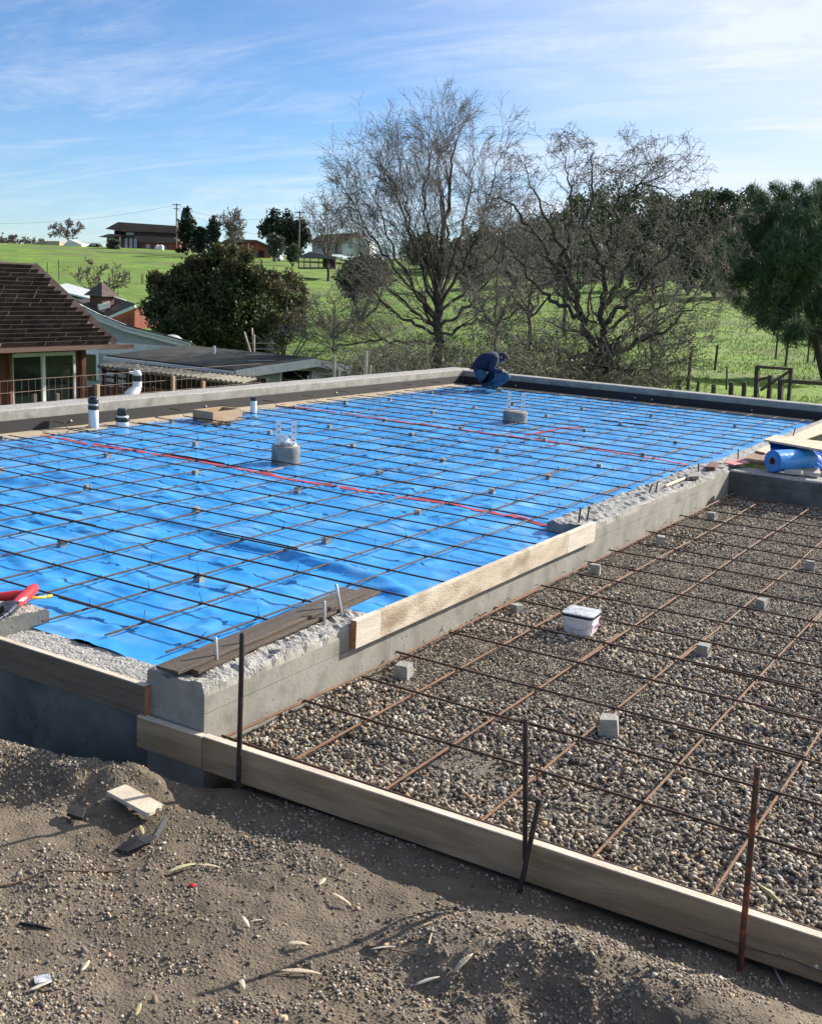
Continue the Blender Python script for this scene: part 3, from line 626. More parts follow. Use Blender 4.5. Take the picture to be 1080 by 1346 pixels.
for n_, (px, py, where, sc) in enumerate(GDB):
    p = onZ(px, py, -.062); o = add('spacer_block', dg[n_ % 4], None, p - np.array([0, 0, .012]), (rng.normal(0, .06), rng.normal(0, .06), rng.uniform(-.4, .4))); o.scale = (sc, sc, sc)
    tag(o, 'grey concrete spacer block on gravel ' + where, 'spacer block', 'spacer blocks on the gravel bed')

# ================================================================== form boards and stakes
def board(name, a, b, th, z0, z1, material, label, cat='board', group=None, side=1, lit_top=0):
    """upright board: outer face line a->b, thickness to the given side"""
    a = np.array([*a, 0.]); b_ = np.array([*b, 0.]); d = (b_ - a); L_ = np.linalg.norm(d); d /= L_; n_ = np.array([-d[1], d[0], 0]) * side
    m_ = MB(); c = (a + b_) / 2 + n_ * th / 2 + np.array([0, 0, (z0 + z1) / 2])
    m_.obox(c, d * L_ / 2, n_ * th / 2, np.array([0, 0, (z1 - z0) / 2]))
    o_ = tag(m_.build(name, material, bevel=.003), label, cat, group)
    if lit_top:
        k_ = MB(); k_.obox(c + np.array([0, 0, (z1 - z0) / 2 + .0015]), d * (L_ / 2 - .002), n_ * (th / 2 - .001), np.array([0, 0, .0028])); k_.build('lit_top_edge', M_woodtop, o_)
    return o_
M_endgrain = mat('end_grain', (.30, .12, .06), (.42, .2, .1), 30, .8)
a, b_ = np.array((-.795, -.712)), np.array((3.9, -.606))
d_ = (b_ - a); pt = lambda x: a + d_ * ((x + .795) / 4.695)
board('form_board', pt(-.795), pt(-.405), .036, -.118, .032, M_woodx, 'short darker form board below the concrete corner, joined to the long front board', 'board', 'front form boards', lit_top=1)
board('form_board', pt(-.402), pt(3.9), .038, -.120, .036, M_woodx, 'long form board with pale top edge along the front of the gravel bed', 'board', 'front form boards', lit_top=1)
ub = board('form_board', (-3.6, -.690), (-.765, -.690), .033, .020, .178, M_woodw, 'dark weathered form board at left, below the low concrete door sill', 'board', lit_top=1)
b = MB(); b.box((-.7645, -.689, .022), (-.762, -.660, .175)); b.build('cut_end', M_endgrain, ub)
# the long plank closing the gap in the dividing wall
M_plank = mat('raw_pine_plank', (.45, .37, .27), (.62, .54, .42), 2.2, .8, .3, 30, stretch=(4, 1.6, 4), c3=(.24, .165, .11), s3=1.8, f3=.85)
M_plankw = mat('pale_board_face', (.54, .48, .39), (.68, .62, .53), 4, .7, .2, 30, stretch=(8, 1, 8), c3=(.5, .42, .33), s3=5, f3=.4)
pk = thing('form_plank', 'long pale pine plank with whitish ends fixed along the dividing wall', 'plank', (-.40, .46, .12))
b = MB(); b.box((-.428, .462, .130), (-.390, .70, .284), j=.0008); e1 = b.build('board_face', M_plankw, pk, bevel=.002)
b = MB(); b.box((-.428, .7005, .1295), (-.3905, 3.20, .2835), j=.0008); b.build('board_face', M_plank, pk, bevel=.002)
b = MB(); b.box((-.4285, 3.2005, .1275), (-.390, 3.72, .2825), j=.0008); b.build('board_face', M_plankw, pk, bevel=.002)
b = MB(); b.box((-.4275, .4595, .131), (-.3905, .4615, .283)); b.build('cut_end', M_endgrain, pk)
# steel stakes
M_stake = mat('dark_stake_steel', (.025, .020, .018), (.06, .045, .038), 30, .55, .3, 200, metal=.4)
M_stake_r = mat('painted_rust_stake', (.05, .028, .02), (.10, .045, .025), 20, .6, .3, 200, metal=.2, c3=(.55, .09, .025), s3=16, f3=1.0)
def stake(name, p, q, r, material, label):
    m_ = MB(); p = np.asarray(p); q = np.asarray(q); d = (q - p) / np.linalg.norm(q - p)
    m_.tube([p, p + (q - p) * .3, p + (q - p) * .7, q - d * .004, q], [r, r, r, r, r * .8], 10); return tag(m_.build(name, material), label, 'stake', 'steel form stakes')
stake('form_stake', onY(313.2, 1035, -.728), onY(318.5, 832, -.728), .0115, M_stake, 'upright dark steel stake beside the concrete wall corner')
stake('form_stake', onY(690, 1130, -.700), onY(690.5, 945, -.700), .0098, M_stake, 'upright dark steel stake in the middle of the front board')
stake('form_stake', onY(680, 1186, -.745), onY(709, 1050, -.712), .0100, M_stake, 'short leaning steel stake crossing the middle upright stake')
stake('form_stake', onY(972, 1276, -.705), onY(995.5, 1008, -.705), .0105, M_stake_r, 'tall rusty stake with orange paint at the right')

# planks lying on the wall top
pw = thing('wall_plank', 'pair of dark wet planks lying along the rough wall top', 'plank', (-.72, .2, .26))
def flat_plank(name, a, b_, w, z, th, material, parent=None, side=1):
    a = np.array([*a[:2], z]); b_ = np.array([*b_[:2], z]); d = b_ - a; L_ = np.linalg.norm(d); d /= L_; n_ = np.array([-d[1], d[0], 0]) * side
    m_ = MB(); m_.obox((a + b_) / 2 + n_ * w / 2 + np.array([0, 0, th / 2]), d * L_ / 2, n_ * w / 2, np.array([0, 0, th / 2]), 0, .001)
    return m_.build(name, material, parent, bevel=.002)
A, B = onZ(234, 892, .265), onZ(500, 781, .262)
flat_plank('plank', A + np.array([.03, .1, 0]), B, .135, .262, .018, M_woodd, pw); flat_plank('plank', A, B + np.array([-.02, -.12, 0]), .135, .2815, .016, M_woodd, pw)
# dowels cast in the wall
def dowel(p, q, zb, r, material, label, group):
    base = onZ(*p, zb); tilt_top = onP(*q, base, np.array([FWD[0], FWD[1], 0]))
    m_ = MB(); m_.tube([base - np.array([0, 0, .05]), base, tilt_top - (tilt_top - base) * .02, tilt_top], [r, r, r, r * .8], 8); return tag(m_.build('dowel', material, origin=base), label, 'dowel', group)
G1 = 'grey steel dowels in the front wall top'; G2 = 'dark rebar dowels along the dividing wall'
dowel((285, 874), (283, 838), .25, .0085, M_steel, 'grey steel dowel standing in wall top nearest its front corner', G1)
dowel((318, 858), (315.5, 832), .25, .008, M_steel, 'grey steel dowel seen right behind the tall dark stake', G1)
dowel((426.5, 818), (426, 790), .25, .0085, M_steel, 'upright grey dowel beside the dark planks, left of the tilted one', G1)
dowel((449, 808), (441.5, 768), .25, .0085, M_steel, 'tilted grey steel dowel near the end of the dark planks', G1)
for i, (p, q, t) in enumerate([((760, 689), (763, 667), 'dark rebar dowel near the plank end, left of a pair'), ((771, 685), (774.5, 665), 'dark rebar dowel near the plank end, right of a pair'),
                               ((852, 650), (857, 636), 'dark bent dowel midway along the wall, left of a pair'), ((861, 649), (864, 633), 'dark rebar dowel midway along the wall, right of a pair'),
                               ((917, 627), (918, 609), 'dark dowel standing beside the flat stones on the wall'), ((969.5, 607), (970, 590), 'dark dowel standing left of the blue roll'),
                               ((1041, 577), (1045, 562), 'small dark dowel behind the tarp pile')]):
    dowel(p, q, .24, .0075, M_bar, t, G2)

# ================================================================== things standing in the slab area
M_ped = mat('pedestal_concrete', (.17, .165, .15), (.27, .26, .235), 10, .95, .4, 60, c3=(.36, .35, .32), s3=8, f3=.5)
M_wrap = mat('clear_plastic_wrap', (.72, .74, .76), (.85, .86, .87), 20, .25, .6, 60)
def pedestal(px, py, rad, h, label, sq=1.0, rot=.5):
    c = onZ(px, py, ZS - .02); root = thing('post_pedestal', label, 'pedestal', c)
    b = MB(); n = 24; an = np.arange(n) * 2 * math.pi / n
    prof = [(rad * .99, -.02), (rad * 1.0, h * .3), (rad, h * .7), (rad * 1.01, h - .012), (rad * .97, h), (rad * .2, h + .004)]
    b.lathe(c, prof, n); b.build('concrete_pier', M_ped, root)
    u = np.array([math.cos(rot), math.sin(rot), 0]); v = np.array([-u[1], u[0], 0])
    return root, c, u, v
M_strap = mat('bright_strap', (.66, .67, .68), (.80, .80, .80), 20, .4)
def straps(root, c, u, v, h, gap, hs, w):
    for s_ in (-1, 1):
        b = MB(); q = c + u * gap * s_ + np.array([0, 0, h + hs / 2])
        b.obox(q, u * w / 2, v * .004, np.array([0, 0, hs / 2 + .02])); st = b.build('post_strap', M_strap, root)
        b = MB()
        for k in (-.25, .1, .35): b.lathe(q - v * .0042 + np.array([0, 0, hs * k]), [(.008, 0), (.008, .001)], 8, -v)
        b.build('bolt_hole', M_black, st)
rv = math.atan2(RIGHT[1], RIGHT[0])
ped1, c1, u1, v1 = pedestal(375, 613, .142, .215, 'round concrete pier with two steel straps and crumpled clear plastic, nearer one', rot=rv + .1)
straps(ped1, c1, u1, v1, .215, .077, .225, .052)
b = MB(); V, Fc = ICO2; Vp = V * np.array([.075, .06, .07]) * (1 + rng.normal(0, .18, (len(V), 1))); b.put(Vp + c1 + u1 * -.02 + np.array([0, 0, .255]), Fc.tolist()); 
Vp = V * np.array([.06, .05, .035]) * (1 + rng.normal(0, .2, (len(V), 1))); b.put(Vp + c1 + u1 * .05 + np.array([0, 0, .235]), Fc.tolist())
tag(b.build('plastic_wrap', M_wrap), 'crumpled clear plastic bag stuffed between straps of the nearer pier', 'plastic bag')
ped2, c2, u2, v2 = pedestal(676, 558, .168, .185, 'round concrete pier with two bare steel straps, in front of the crouching worker', rot=rv + .1)
straps(ped2, c2, u2, v2, .185, .098, .24, .048)
b = MB(); b.bar(onZ(352, 619, .21), onZ(372, 615, .23), .012, .012); tag(b.build('white_rod', M_white), 'thin white rod lying on the bars beside the nearer pier', 'rod')

M_pipe_b = mat('black_pipe', (.012, .012, .014), rough=.35); M_pipe_w = mat('white_wrap_pipe', (.60, .60, .60), (.74, .74, .73), 30, .5, .3, 80)
def pipe(px, py, bands, label, r0=.05):
    c = onZ(px, py, ZS - .01); root = thing('stub_pipe', label, 'pipe', c); z = 0
    for nm, mt, r, h in bands:
        b = MB(); b.lathe(c + np.array([0, 0, z]), [(r * .96, 0), (r, .006), (r, h - .006), (r * .95, h)], 18); b.build(nm, mt, root); z += h
    return root, c
pipe(123, 565, [('pipe', M_pipe_w, .058, .24), ('coupling', M_pipe_b, .062, .05), ('collar', M_pipe_w, .052, .02), ('coupling', M_pipe_b, .062, .055), ('cap', M_pipe_b, .045, .025)], 'tall white wrapped stub pipe with black couplings beside the red tape')
pipe(161, 562, [('pipe', M_pipe_w, .078, .075), ('collar', M_pipe_b, .083, .05), ('coupling', M_pipe_w, .074, .02), ('cap', M_pipe_b, .058, .085)], 'short stub pipe with a wide black cap near the back sill')
pipe(333, 546, [('pipe', M_pipe_w, .042, .20), ('cap', M_pipe_b, .044, .05)], 'thin white stub pipe with black cap, right of the wooden box')
# vent pipe outside the left wall
c = onX(178, 521, -7.85); rt = thing('vent_pipe', 'white elbow pipe with black band standing outside the left wall', 'pipe', c)
b = MB(); b.tube([c + (0, -.12, -.1), c + (0, -.09, .03), c + (0, .0, .08), c + (0, .03, .12)], [.085, .08, .07, .062], 14); b.tube([c + (0, .03, .12), c + (0, .03, .2)], .062, 14); b.build('elbow', M_pipe_w, rt)
b = MB(); b.lathe(c + (0, .03, .2), [(.066, 0), (.066, .07)], 16); b.build('coupling', M_pipe_b, rt)
b = MB(); b.lathe(c + (0, .03, .27), [(.05, 0), (.066, .02), (.05, .06), (.03, .07)], 14); b.tube([c + (-.05, -.06, .31), c + (.05, .06, .31)], .02, 8); b.build('valve', M_pipe_w, rt)
# wooden box form
c = onZ(286, 553, ZS); rt = thing('box_form', 'open wooden box form standing near the back sill', 'wooden box', c)
ux = np.array([1., 0, 0]); uy = np.array([0, 1., 0]); M_boxw = mat('box_lumber', (.33, .22, .12), (.5, .36, .22), 6, .8, .2, 30, stretch=(3, 3, 10), c3=(.2, .13, .08), s3=6, f3=.6)
for s_ in (-1, 1):
    b = MB(); b.obox(c + uy * .26 * s_ + (0, 0, .075), ux * .17, uy * .018, np.array([0, 0, .075])); b.build('side_board', M_boxw, rt, bevel=.002)
    b = MB(); b.obox(c + ux * .152 * s_ + (0, 0, .074), ux * .018, uy * .241, np.array([0, 0, .073])); b.build('side_board', M_boxw, rt, bevel=.002)
b = MB(); b.obox(c + (0, 0, .03), ux * .133, uy * .241, np.array([0, 0, .02])); b.build('fill', M_woodd, rt)
b = MB()
for k in range(26): V, Fc = ICO1; b.put(V * rng.uniform(.015, .05) * np.array([1.4, 1, .45]) + c + np.array([.25 + rng.normal(0, .11), -.22 + rng.normal(0, .12), .012]), Fc.tolist())
tag(b.build('mud', mat('mud', (.07, .055, .04), (.12, .095, .07), 20, .9)), 'small heap of dark mud beside the wooden box form', 'mud', kind='stuff')

# ================================================================== rotary tool on the block at the left
M_red = mat('red_tool_plastic', (.50, .018, .02), (.58, .03, .03), 20, .38); M_yel = mat('yellow_cord', (.75, .42, .03), (.85, .55, .06), 30, .5); M_chrome = mat('dark_chrome', (.12, .12, .13), rough=.3, metal=.9)
zt = ZT + .012
p = lambda x, y, z=.045: onZ(x, y, zt + z)
rt = thing('power_tool', 'red and black power tool with yellow cord lying on the concrete block', 'power tool', onZ(25, 800, zt))
b = MB(); b.tube([p(19, 797), p(26, 790), p(38, 779), p(44, 774), p(46.5, 771)], [.024, .029, .031, .028, .016], 14); b.build('body', M_red, rt)
b = MB(); b.tube([p(36, 781, .04), p(22, 782, .035), p(8, 784, .03), p(-14, 785, .03)], [.022, .026, .026, .02], 12); b.build('grip', M_red, rt)
b = MB(); b.tube([p(20, 796), p(14, 802), p(9, 807)], [.025, .024, .017], 14); b.tube([p(9, 807), p(3, 811)], [.013, .012], 12); b.tube([p(3, 811), p(-6, 817)], [.008, .005], 10); b.build('chuck', M_chrome, rt)
b = MB(); b.tube([p(37, 786, .02), p(45, 786, .02), p(55, 785.5, .015), p(62, 784.5, .01)], .008, 8)
b.build('cord', M_yel, rt)
b = MB(); b.tube([p(62, 784.5, .01), p(68, 783.5, .008)], .011, 10); b.build('plug', M_yel, rt)
b = MB(); b.obox(p(30, 788, .073), (p(33, 785.5) - p(30, 788)), np.array([.006, .01, 0]), np.array([0, 0, .002])); b.build('sticker', M_white, rt)
b = MB(); b.put(onZ(-8, 800, zt + .01) + ICO2[0] * np.array([.06, .05, .03]), ICO2[1].tolist(), 0, True); tag(b.build('work_glove', mat('dark_cloth', (.02, .022, .03), rough=.9)), 'dark cloth bundle beneath the red power tool at the photo edge', 'cloth')

# ================================================================== pail on the gravel
def rrect(w, d, r, n=5):
    P = []
    for cx_, cy_, a0 in ((w - r, d - r, 0), (-w + r, d - r, 90), (-w + r, -d + r, 180), (w - r, -d + r, 270)):
        for k in range(n + 1):
            a_ = math.radians(a0 + 90 * k / n); P.append((cx_ + r * math.cos(a_), cy_ + r * math.sin(a_)))
    return np.array(P)
def loft_rr(b, c, levels, rot, cap=True, mi=0):
    ca, sa = math.cos(rot), math.sin(rot); n = None; V = []
    for w, d, r, z in levels:
        P = rrect(w, d, r); n = len(P); V.append(np.stack([c[0] + P[:, 0] * ca - P[:, 1] * sa, c[1] + P[:, 0] * sa + P[:, 1] * ca, np.full(n, c[2] + z)], 1))
    b.put(np.concatenate(V), [(i * n + j, i * n + (j + 1) % n, (i + 1) * n + (j + 1) % n, (i + 1) * n + j) for i in range(len(V) - 1) for j in range(n)], mi, False)
    b.put(V[0], [tuple(range(n))[::-1]], mi); b.put(V[-1], [tuple(range(n))], mi)
c = onZ(762, 832, -.066); rot = .06
rt = thing('pail', 'square white plastic pail with grey film over its black rimmed lid', 'pail', c)
M_pail = mat('white_pail', (.66, .67, .68), (.80, .80, .79), 9, .35, .1, 30); M_film = mat('grey_film', (.40, .42, .45), (.62, .64, .66), 14, .22, .8, 30)
b = MB(); loft_rr(b, c, [(.080, .076, .02, 0), (.083, .079, .022, .006), (.096, .090, .026, .118), (.101, .095, .028, .120), (.102, .096, .028, .142)], rot); body = b.build('bucket', M_pail, rt, bevel=.003)
b = MB(); loft_rr(b, c, [(.105, .099, .03, .141), (.107, .101, .03, .152), (.105, .099, .03, .158)], rot); b.build('lid_rim', M_pipe_b, rt)
b = MB(); loft_rr(b, c, [(.104, .098, .028, .1585), (.103, .097, .03, .166), (.085, .08, .03, .170), (.03, .028, .01, .172)], rot); b.build('lid', M_film, rt)
b = MB(); ca, sa = math.cos(rot), math.sin(rot); X3 = np.array([ca, sa, 0]); Y3 = np.array([-sa, ca, 0])
b.obox(c + X3 * .0925 + (0, 0, .058), Y3 * .055, np.array([.1, 0, .9]) * .042, X3 * .0012); lab = b.build('paper_label', mat('pink_label', (.78, .70, .76), (.66, .50, .60), 30, .5), rt)
b = MB(); b.obox(c + X3 * .0945 + Y3 * .015 + (0, 0, .065), Y3 * .03, np.array([.1, 0, .9]) * .012, X3 * .0012); b.build('print_band', mat('purple_print', (.36, .12, .34), rough=.5), lab)
b = MB(); hp = [c + X3 * .104 * math.cos(t) + Y3 * (-.104) + np.array([0, 0, .125 - .07 * math.sin(t)]) for t in np.linspace(0, math.pi, 13)]; b.tube(hp, .003, 6); b.build('handle', M_steel, rt); rt.scale = (1.0, 1.0, .87)

# ================================================================== roll of blue plastic and boards at the right
zw = .222
def flat_poly(name, pix, z, th, material, label, cat='board', group=None):
    P = [onZ(x, y, z) for x, y in pix]; b = MB(); b.slab(P, (0, 0, th)); return tag(b.build(name, material, bevel=.002), label, cat, group)
M_ply = mat('pale_plywood', (.50, .39, .27), (.62, .50, .36), 3, .8, .2, 20, stretch=(3, 1, 1), c3=(.4, .3, .2), s3=4, f3=.5)
M_plyd = mat('reddish_board', (.20, .11, .075), (.32, .2, .14), 5, .8, .2, 20, stretch=(3, 1, 1))
G3 = 'loose boards around the blue roll'
c = onZ(1013, 621, zw); ax = np.array([.47, .883, 0]); R_ = .118; cc = c + np.array([0, 0, R_ + .004])
flat_poly('board', [(972, 607), (1004, 612), (1050, 588), (1016, 586)], .225, .03, M_plyd, 'reddish brown board end lying left of the blue roll', group=G3)
flat_poly('plywood_sheet', [(992, 594), (1005, 597), (1110, 560), (1092, 552)], .262, .02, M_ply, 'long pale board receding beside the blue sheet to the right edge', group=G3)
for i, (x0, t) in enumerate(((1021, 'left of two grey metal-edged boards under the blue tarp'), (1046, 'right of two grey metal-edged boards under the blue tarp'))):
    q = onZ(x0 + 12, 621 + i * 2, zw); o_ = thing('edged_board', t, 'board', q, 'grey boards under the tarp')
    b = MB(); b.obox(q + np.array([.05, .06, .028]), np.array([.08, .02, 0]), np.array([-.05, .2, 0]), np.array([0, 0, .014])); b.build('plank', mat('grey_plank', (.36, .31, .26), (.5, .45, .39), 6, .7), o_, bevel=.002)
    b = MB(); b.obox(q + np.array([.088, -.135, .026]), np.array([.082, .021, 0]), np.array([-.001, .004, 0]), np.array([0, 0, .018])); b.build('metal_edge', M_steel, o_)
rt = thing('sheet_roll', 'roll of shiny blue plastic sheeting lying on the wall end', 'plastic roll', cc)
M_roll = mat('glossy_blue_film', (.03, .22, .62), (.05, .30, .74), 6, .22, .15, 20); M_rolld = mat('roll_end', (.02, .12, .42), (.05, .26, .66), 60, .4)
b = MB(); n = 28; a_, b__, d_ = frame(ax); an = np.arange(n) * 2 * math.pi / n; ring = np.cos(an)[:, None] * a_ + np.sin(an)[:, None] * b__
prof = [(.045, .06), (.045, .0), (R_ - .006, .0), (R_, .006), (R_, .55)]
V = np.concatenate([cc + ax * h + ring * r for r, h in prof]); b.put(V, [(i * n + j, i * n + (j + 1) % n, (i + 1) * n + (j + 1) % n, (i + 1) * n + j) for i in range(len(prof) - 1) for j in range(n)], 0, False)
b.build('wound_film', M_roll, rt)
b = MB(); 
for rr in (.058, .074, .09, .104): b.put(np.concatenate([cc - ax * .002 + ring * rr, cc - ax * .002 + ring * (rr + .005)]), [(j, (j + 1) % n, n + (j + 1) % n, n + j) for j in range(n)])
b.build('layer_edge', M_rolld, rt)
b = MB(); V = np.concatenate([cc + ax * .55 + ring * r for r in (.045, .036)] + [cc - ax * .004 + ring * r for r in (.036, .045)])
b.put(V, [(i * n + j, i * n + (j + 1) % n, ((i + 1) % 4) * n + (j + 1) % n, ((i + 1) % 4) * n + j) for i in range(4) for j in range(n)]); b.build('cardboard_core', mat('core', (.16, .14, .15), rough=.8), rt)
# loose tarp from the roll
dRoll = float((cc - CAM) @ FWD)
U_, V_ = np.meshgrid(np.linspace(0, 1, 60), np.linspace(0, 1, 34))
e0 = [at(x, y, dRoll + d) for x, y, d in ((1006, 580, .55), (1030, 583, .62), (1052, 587, .7), (1080, 592, .75), (1130, 600, .8))]
e1 = [at(x, y, dRoll + d) for x, y, d in ((1014, 597, .42), (1034, 600, .40), (1052, 607, .36), (1078, 622, .28), (1125, 640, .25))]
def poly_at(E_, u):
    E_ = np.array(E_); t = np.linspace(0, 1, len(E_)); return np.stack([np.interp(u, t, E_[:, i]) for i in range(3)], -1)
PT = poly_at(e0, U_) * (1 - V_)[..., None] + poly_at(e1, U_) * V_[..., None]
PT[..., 2] += .03 * np.sin(V_ * math.pi) + .03 * fbm(U_ * 4 + V_ * 3, V_ * 7 - U_ * 5, 90) + .02 * (1 - np.abs(vnoise(U_ * 3 + V_ * 2, V_ * 6 - U_ * 4, 91) * 2 - 1))
PT[..., 1] += .07 * fbm(U_ * 5, V_ * 5, 92)
b = MB(); b.grid(PT[..., 0], PT[..., 1], PT[..., 2]); o = b.build('blue_tarp', mat('deep_blue_film', (.008, .075, .42), (.016, .12, .55), 5, .2, .2, 14))
tag(o, 'crumpled deep blue plastic sheeting spilling behind the roll', 'tarp'); sm = o.modifiers.new('thickness', 'SOLIDIFY'); sm.thickness = .004
q0 = at(1003, 580, dRoll + .5); zq = q0[2]; q = [q0, onZ(1018, 574, zq), onZ(1110, 587, zq), onZ(1098, 597, zq)]
b = MB(); b.slab(q, (0, 0, .022)); tag(b.build('board', M_ply, bevel=.002), 'pale board resting on top of the blue tarp', 'board', G3)
b = MB(); pp = at(1075, 606, dRoll + .95); pp[2] = zw; b.obox(pp + np.array([.1, .1, (zq - zw) / 2 - .03]), np.array([.42, .1, 0]), np.array([-.05, .28, 0]), np.array([0, 0, (zq - zw) / 2 - .03]), 0, .006); tag(b.build('lumber_stack', M_woodd), 'dark stacked lumber holding up the tarp at the right edge', 'lumber')

# bits lying on the dividing wall
def wedge(name, pix, z, th, material, label, cat):
    P = [onZ(x, y, z) for x, y in pix]; b = MB(); b.slab(P, (0, 0, th)); return tag(b.build(name, material, bevel=.003), label, cat)
zt2 = .262
b = MB(); b.tube([onZ(874, 639, zt2 + .012), onZ(884, 635, zt2 + .014), onZ(901, 628, zt2 + .014)], [.014, .017, .013], 10); 
rt = tag(b.build('hammer', M_ply), 'hammer with pale wooden handle lying on the dividing wall', 'hammer')
b = MB(); q = onZ(904, 627, zt2 + .015); b.obox(q, np.array([.022, .012, 0]), np.array([-.035, .065, 0]), np.array([0, 0, .018])); b.build('head', M_chrome, rt, bevel=.004)
wedge('flat_stone', [(902, 631), (918, 630), (921, 624), (908, 622)], zt2, .035, M_ped, 'dark flat stone beside the hammer head', 'stone')
wedge('brick_piece', [(927, 618), (939, 619), (944, 613), (933, 611)], zt2, .04, mat('dark_brick', (.10, .045, .035), (.16, .08, .06), 20, .9), 'dark reddish brick piece on the dividing wall', 'brick')
wedge('red_card', [(950, 609), (964, 612), (985, 609), (972, 603)], zt2, .012, mat('red_card', (.45, .10, .09), (.55, .3, .27), 30, .6), 'small red and white card on the wall corner', 'scrap')

# ================================================================== litter on the dirt
def on_dirt(px, py):
    z = -.2
    for _ in range(6): p_ = onZ(px, py, z); z = float(dirt_z(np.array([p_[0]]), np.array([p_[1]]))[0])
    p_[2] = z; return p_
def flat_on_dirt(name, pix, lift, th, material, label, cat, bev=.002, jag=False):
    P = [on_dirt(*q) for q in pix]; zc = max(q[2] for q in P) + lift
    P = [np.array([q[0], q[1], q[2] * .75 + (zc - lift) * .25 + lift]) for q in P]
    if len(P) == 4: P[3] = P[0] + P[2] - P[1]
    if jag:
        Q = []
        for i, q in enumerate(P):
            r_ = P[(i + 1) % len(P)]; Q.append(q)
            if np.linalg.norm(r_ - q) < .14 and i == jag: Q += [q + (r_ - q) * t + np.array([rng.normal(0, .006), rng.normal(0, .006), 0]) for t in np.linspace(.1, .9, 7)]
        P = Q
    b = MB(); b.slab(P, (0, 0, th)); return tag(b.build(name, material, bevel=bev), label, cat)
flat_on_dirt('wood_offcut', [(140, 1056), (192, 1086), (217, 1076), (168, 1050)], .035, .018, mat('bleached_wood', (.44, .38, .29), (.56, .49, .39), 6, .8, .2, 30, stretch=(3, 1, 3)), 'short bleached wood offcut lying on the dirt at left', 'board', .002, 1)
M_felt = mat('black_felt', (.008, .008, .01), (.02, .02, .022), 30, .8)
flat_on_dirt('felt_scrap', [(88, 1080), (108, 1086), (112, 1075), (100, 1069), (90, 1070)], .02, .014, M_felt, 'small black felt scrap left of the wood offcut', 'scrap')
def bent_scrap(name, pix, lifts, material, label, cat):
    P = np.array([on_dirt(*q) + np.array([0, 0, l]) for q, l in zip(pix, lifts)]); b = MB(); n = len(P); c_ = P.mean(0) + np.array([0, 0, .012])
    b.put(np.concatenate([P, [c_]]), [(i, (i + 1) % n, n) for i in range(n)]); o_ = b.build(name, material); s_ = o_.modifiers.new('thickness', 'SOLIDIFY'); s_.thickness = .004; return tag(o_, label, cat)
bent_scrap('felt_scrap', [(152, 1119), (168, 1126), (192, 1120), (206, 1109), (204, 1103), (186, 1106), (165, 1112)], (.01, .02, .035, .03, .02, .03, .02), M_felt, 'curled black felt scrap below the wood offcut', 'scrap')
bent_scrap('felt_scrap', [(196, 1112), (206, 1108), (222, 1092), (216, 1090), (200, 1102)], (.01, .012, .05, .055, .015), mat('grey_felt', (.06, .06, .065), (.10, .10, .10), 20, .85), 'grey folded felt flap behind the curled black scrap', 'scrap')
LEAF = np.array([(0, 0, 0), (.14, .22, .05), (.19, .5, .09), (.12, .8, .06), (0, 1, 0), (-.12, .8, .06), (-.19, .5, .09), (-.14, .22, .05), (0, .25, .0), (0, .5, .02), (0, .78, .0)])
LEAFF = [(0, 1, 8), (0, 8, 7), (1, 2, 9, 8), (2, 3, 10, 9), (3, 4, 10), (4, 5, 10), (5, 6, 9, 10), (6, 7, 8, 9)]
def leaf(px0, px1, w, material, label):
    a_ = on_dirt(*px0); b_ = on_dirt(*px1); d = b_ - a_; L_ = np.linalg.norm(d); d /= L_; s_ = np.cross((0, 0, 1.), d); s_ /= np.linalg.norm(s_); up = np.cross(d, s_)
    V = a_ + np.array([0, 0, .010]) + LEAF[:, :1] * s_ * L_ * w + LEAF[:, 1:2] * d * L_ + (LEAF[:, 2:3]) * up * L_ * rng.uniform(.3, 1.2)
    b = MB(); b.put(V, LEAFF, 0, True); o_ = b.build('dry_leaf', material); s2 = o_.modifiers.new('thickness', 'SOLIDIFY'); s2.thickness = .0012; return tag(o_, label, 'leaf', 'dry leaves on the dirt')
M_leaf = mat('dry_leaf', (.42, .34, .24), (.55, .47, .36), 40, .7, .2, 120); M_leafg = mat('yellow_green_leaf', (.34, .33, .16), (.45, .43, .24), 40, .7); M_leafw = mat('bleached_leaf', (.46, .41, .33), (.56, .51, .43), 40, .7)
for a_, b_, w, mt, t in [((318, 1208), (328, 1224), .55, M_leafw, 'upright pale oval leaf on bare dirt, centre left'), ((326, 1216), (345, 1213), .7, M_leaf, 'pale leaf touching the oval leaf on its right'),
                         ((374, 1244), (406, 1246), .6, M_leaf, 'tan leaf lying sideways, right of the pair of pale leaves'), ((364, 1280), (422, 1284), .35, M_leaf, 'long thin curled tan leaf near the bottom centre'),
                         ((313, 1288), (322, 1306), .6, M_leaf, 'broad pale leaf with a point, bottom centre left'), ((178, 1342), (186, 1322), .6, M_leafg, 'yellowish pointed leaf at the bottom edge'),
                         ((35, 1308), (69, 1294), .5, M_leafw, 'pale curled leaf at lower left'), ((216, 1152), (258, 1139), .45, M_leafg, 'long yellow green leaf below the felt scraps'),
                         ((256, 1140), (290, 1144), .35, M_leaf, 'tan tail leaf right of the long yellow leaf'), ((434, 1176), (462, 1194), .35, M_leaf, 'narrow grey tan leaf on bare dirt beside the shade'),
                         ((542, 1300), (578, 1280), .5, M_leafw, 'bright bleached leaf on the small mound at bottom centre'), ((594, 1284), (622, 1258), .6, M_leaf, 'grey brown upright leaf on the mound'),
                         ((189, 1102), (184, 1088), .5, M_leafg, 'pale green leaf sticking up by the felt scraps'), ((106, 1282), (118, 1266), .8, M_leaf, 'tan leaf in the gravel patch at left'),
                         ((485, 1252), (520, 1248), .3, M_leafw, 'thin pale splinter leaf in front of the mound'), ((418, 1168), (428, 1158), .9, M_leaf, 'small pale leaf on gravel near the shade edge')]: leaf(a_, b_, w, mt, t)
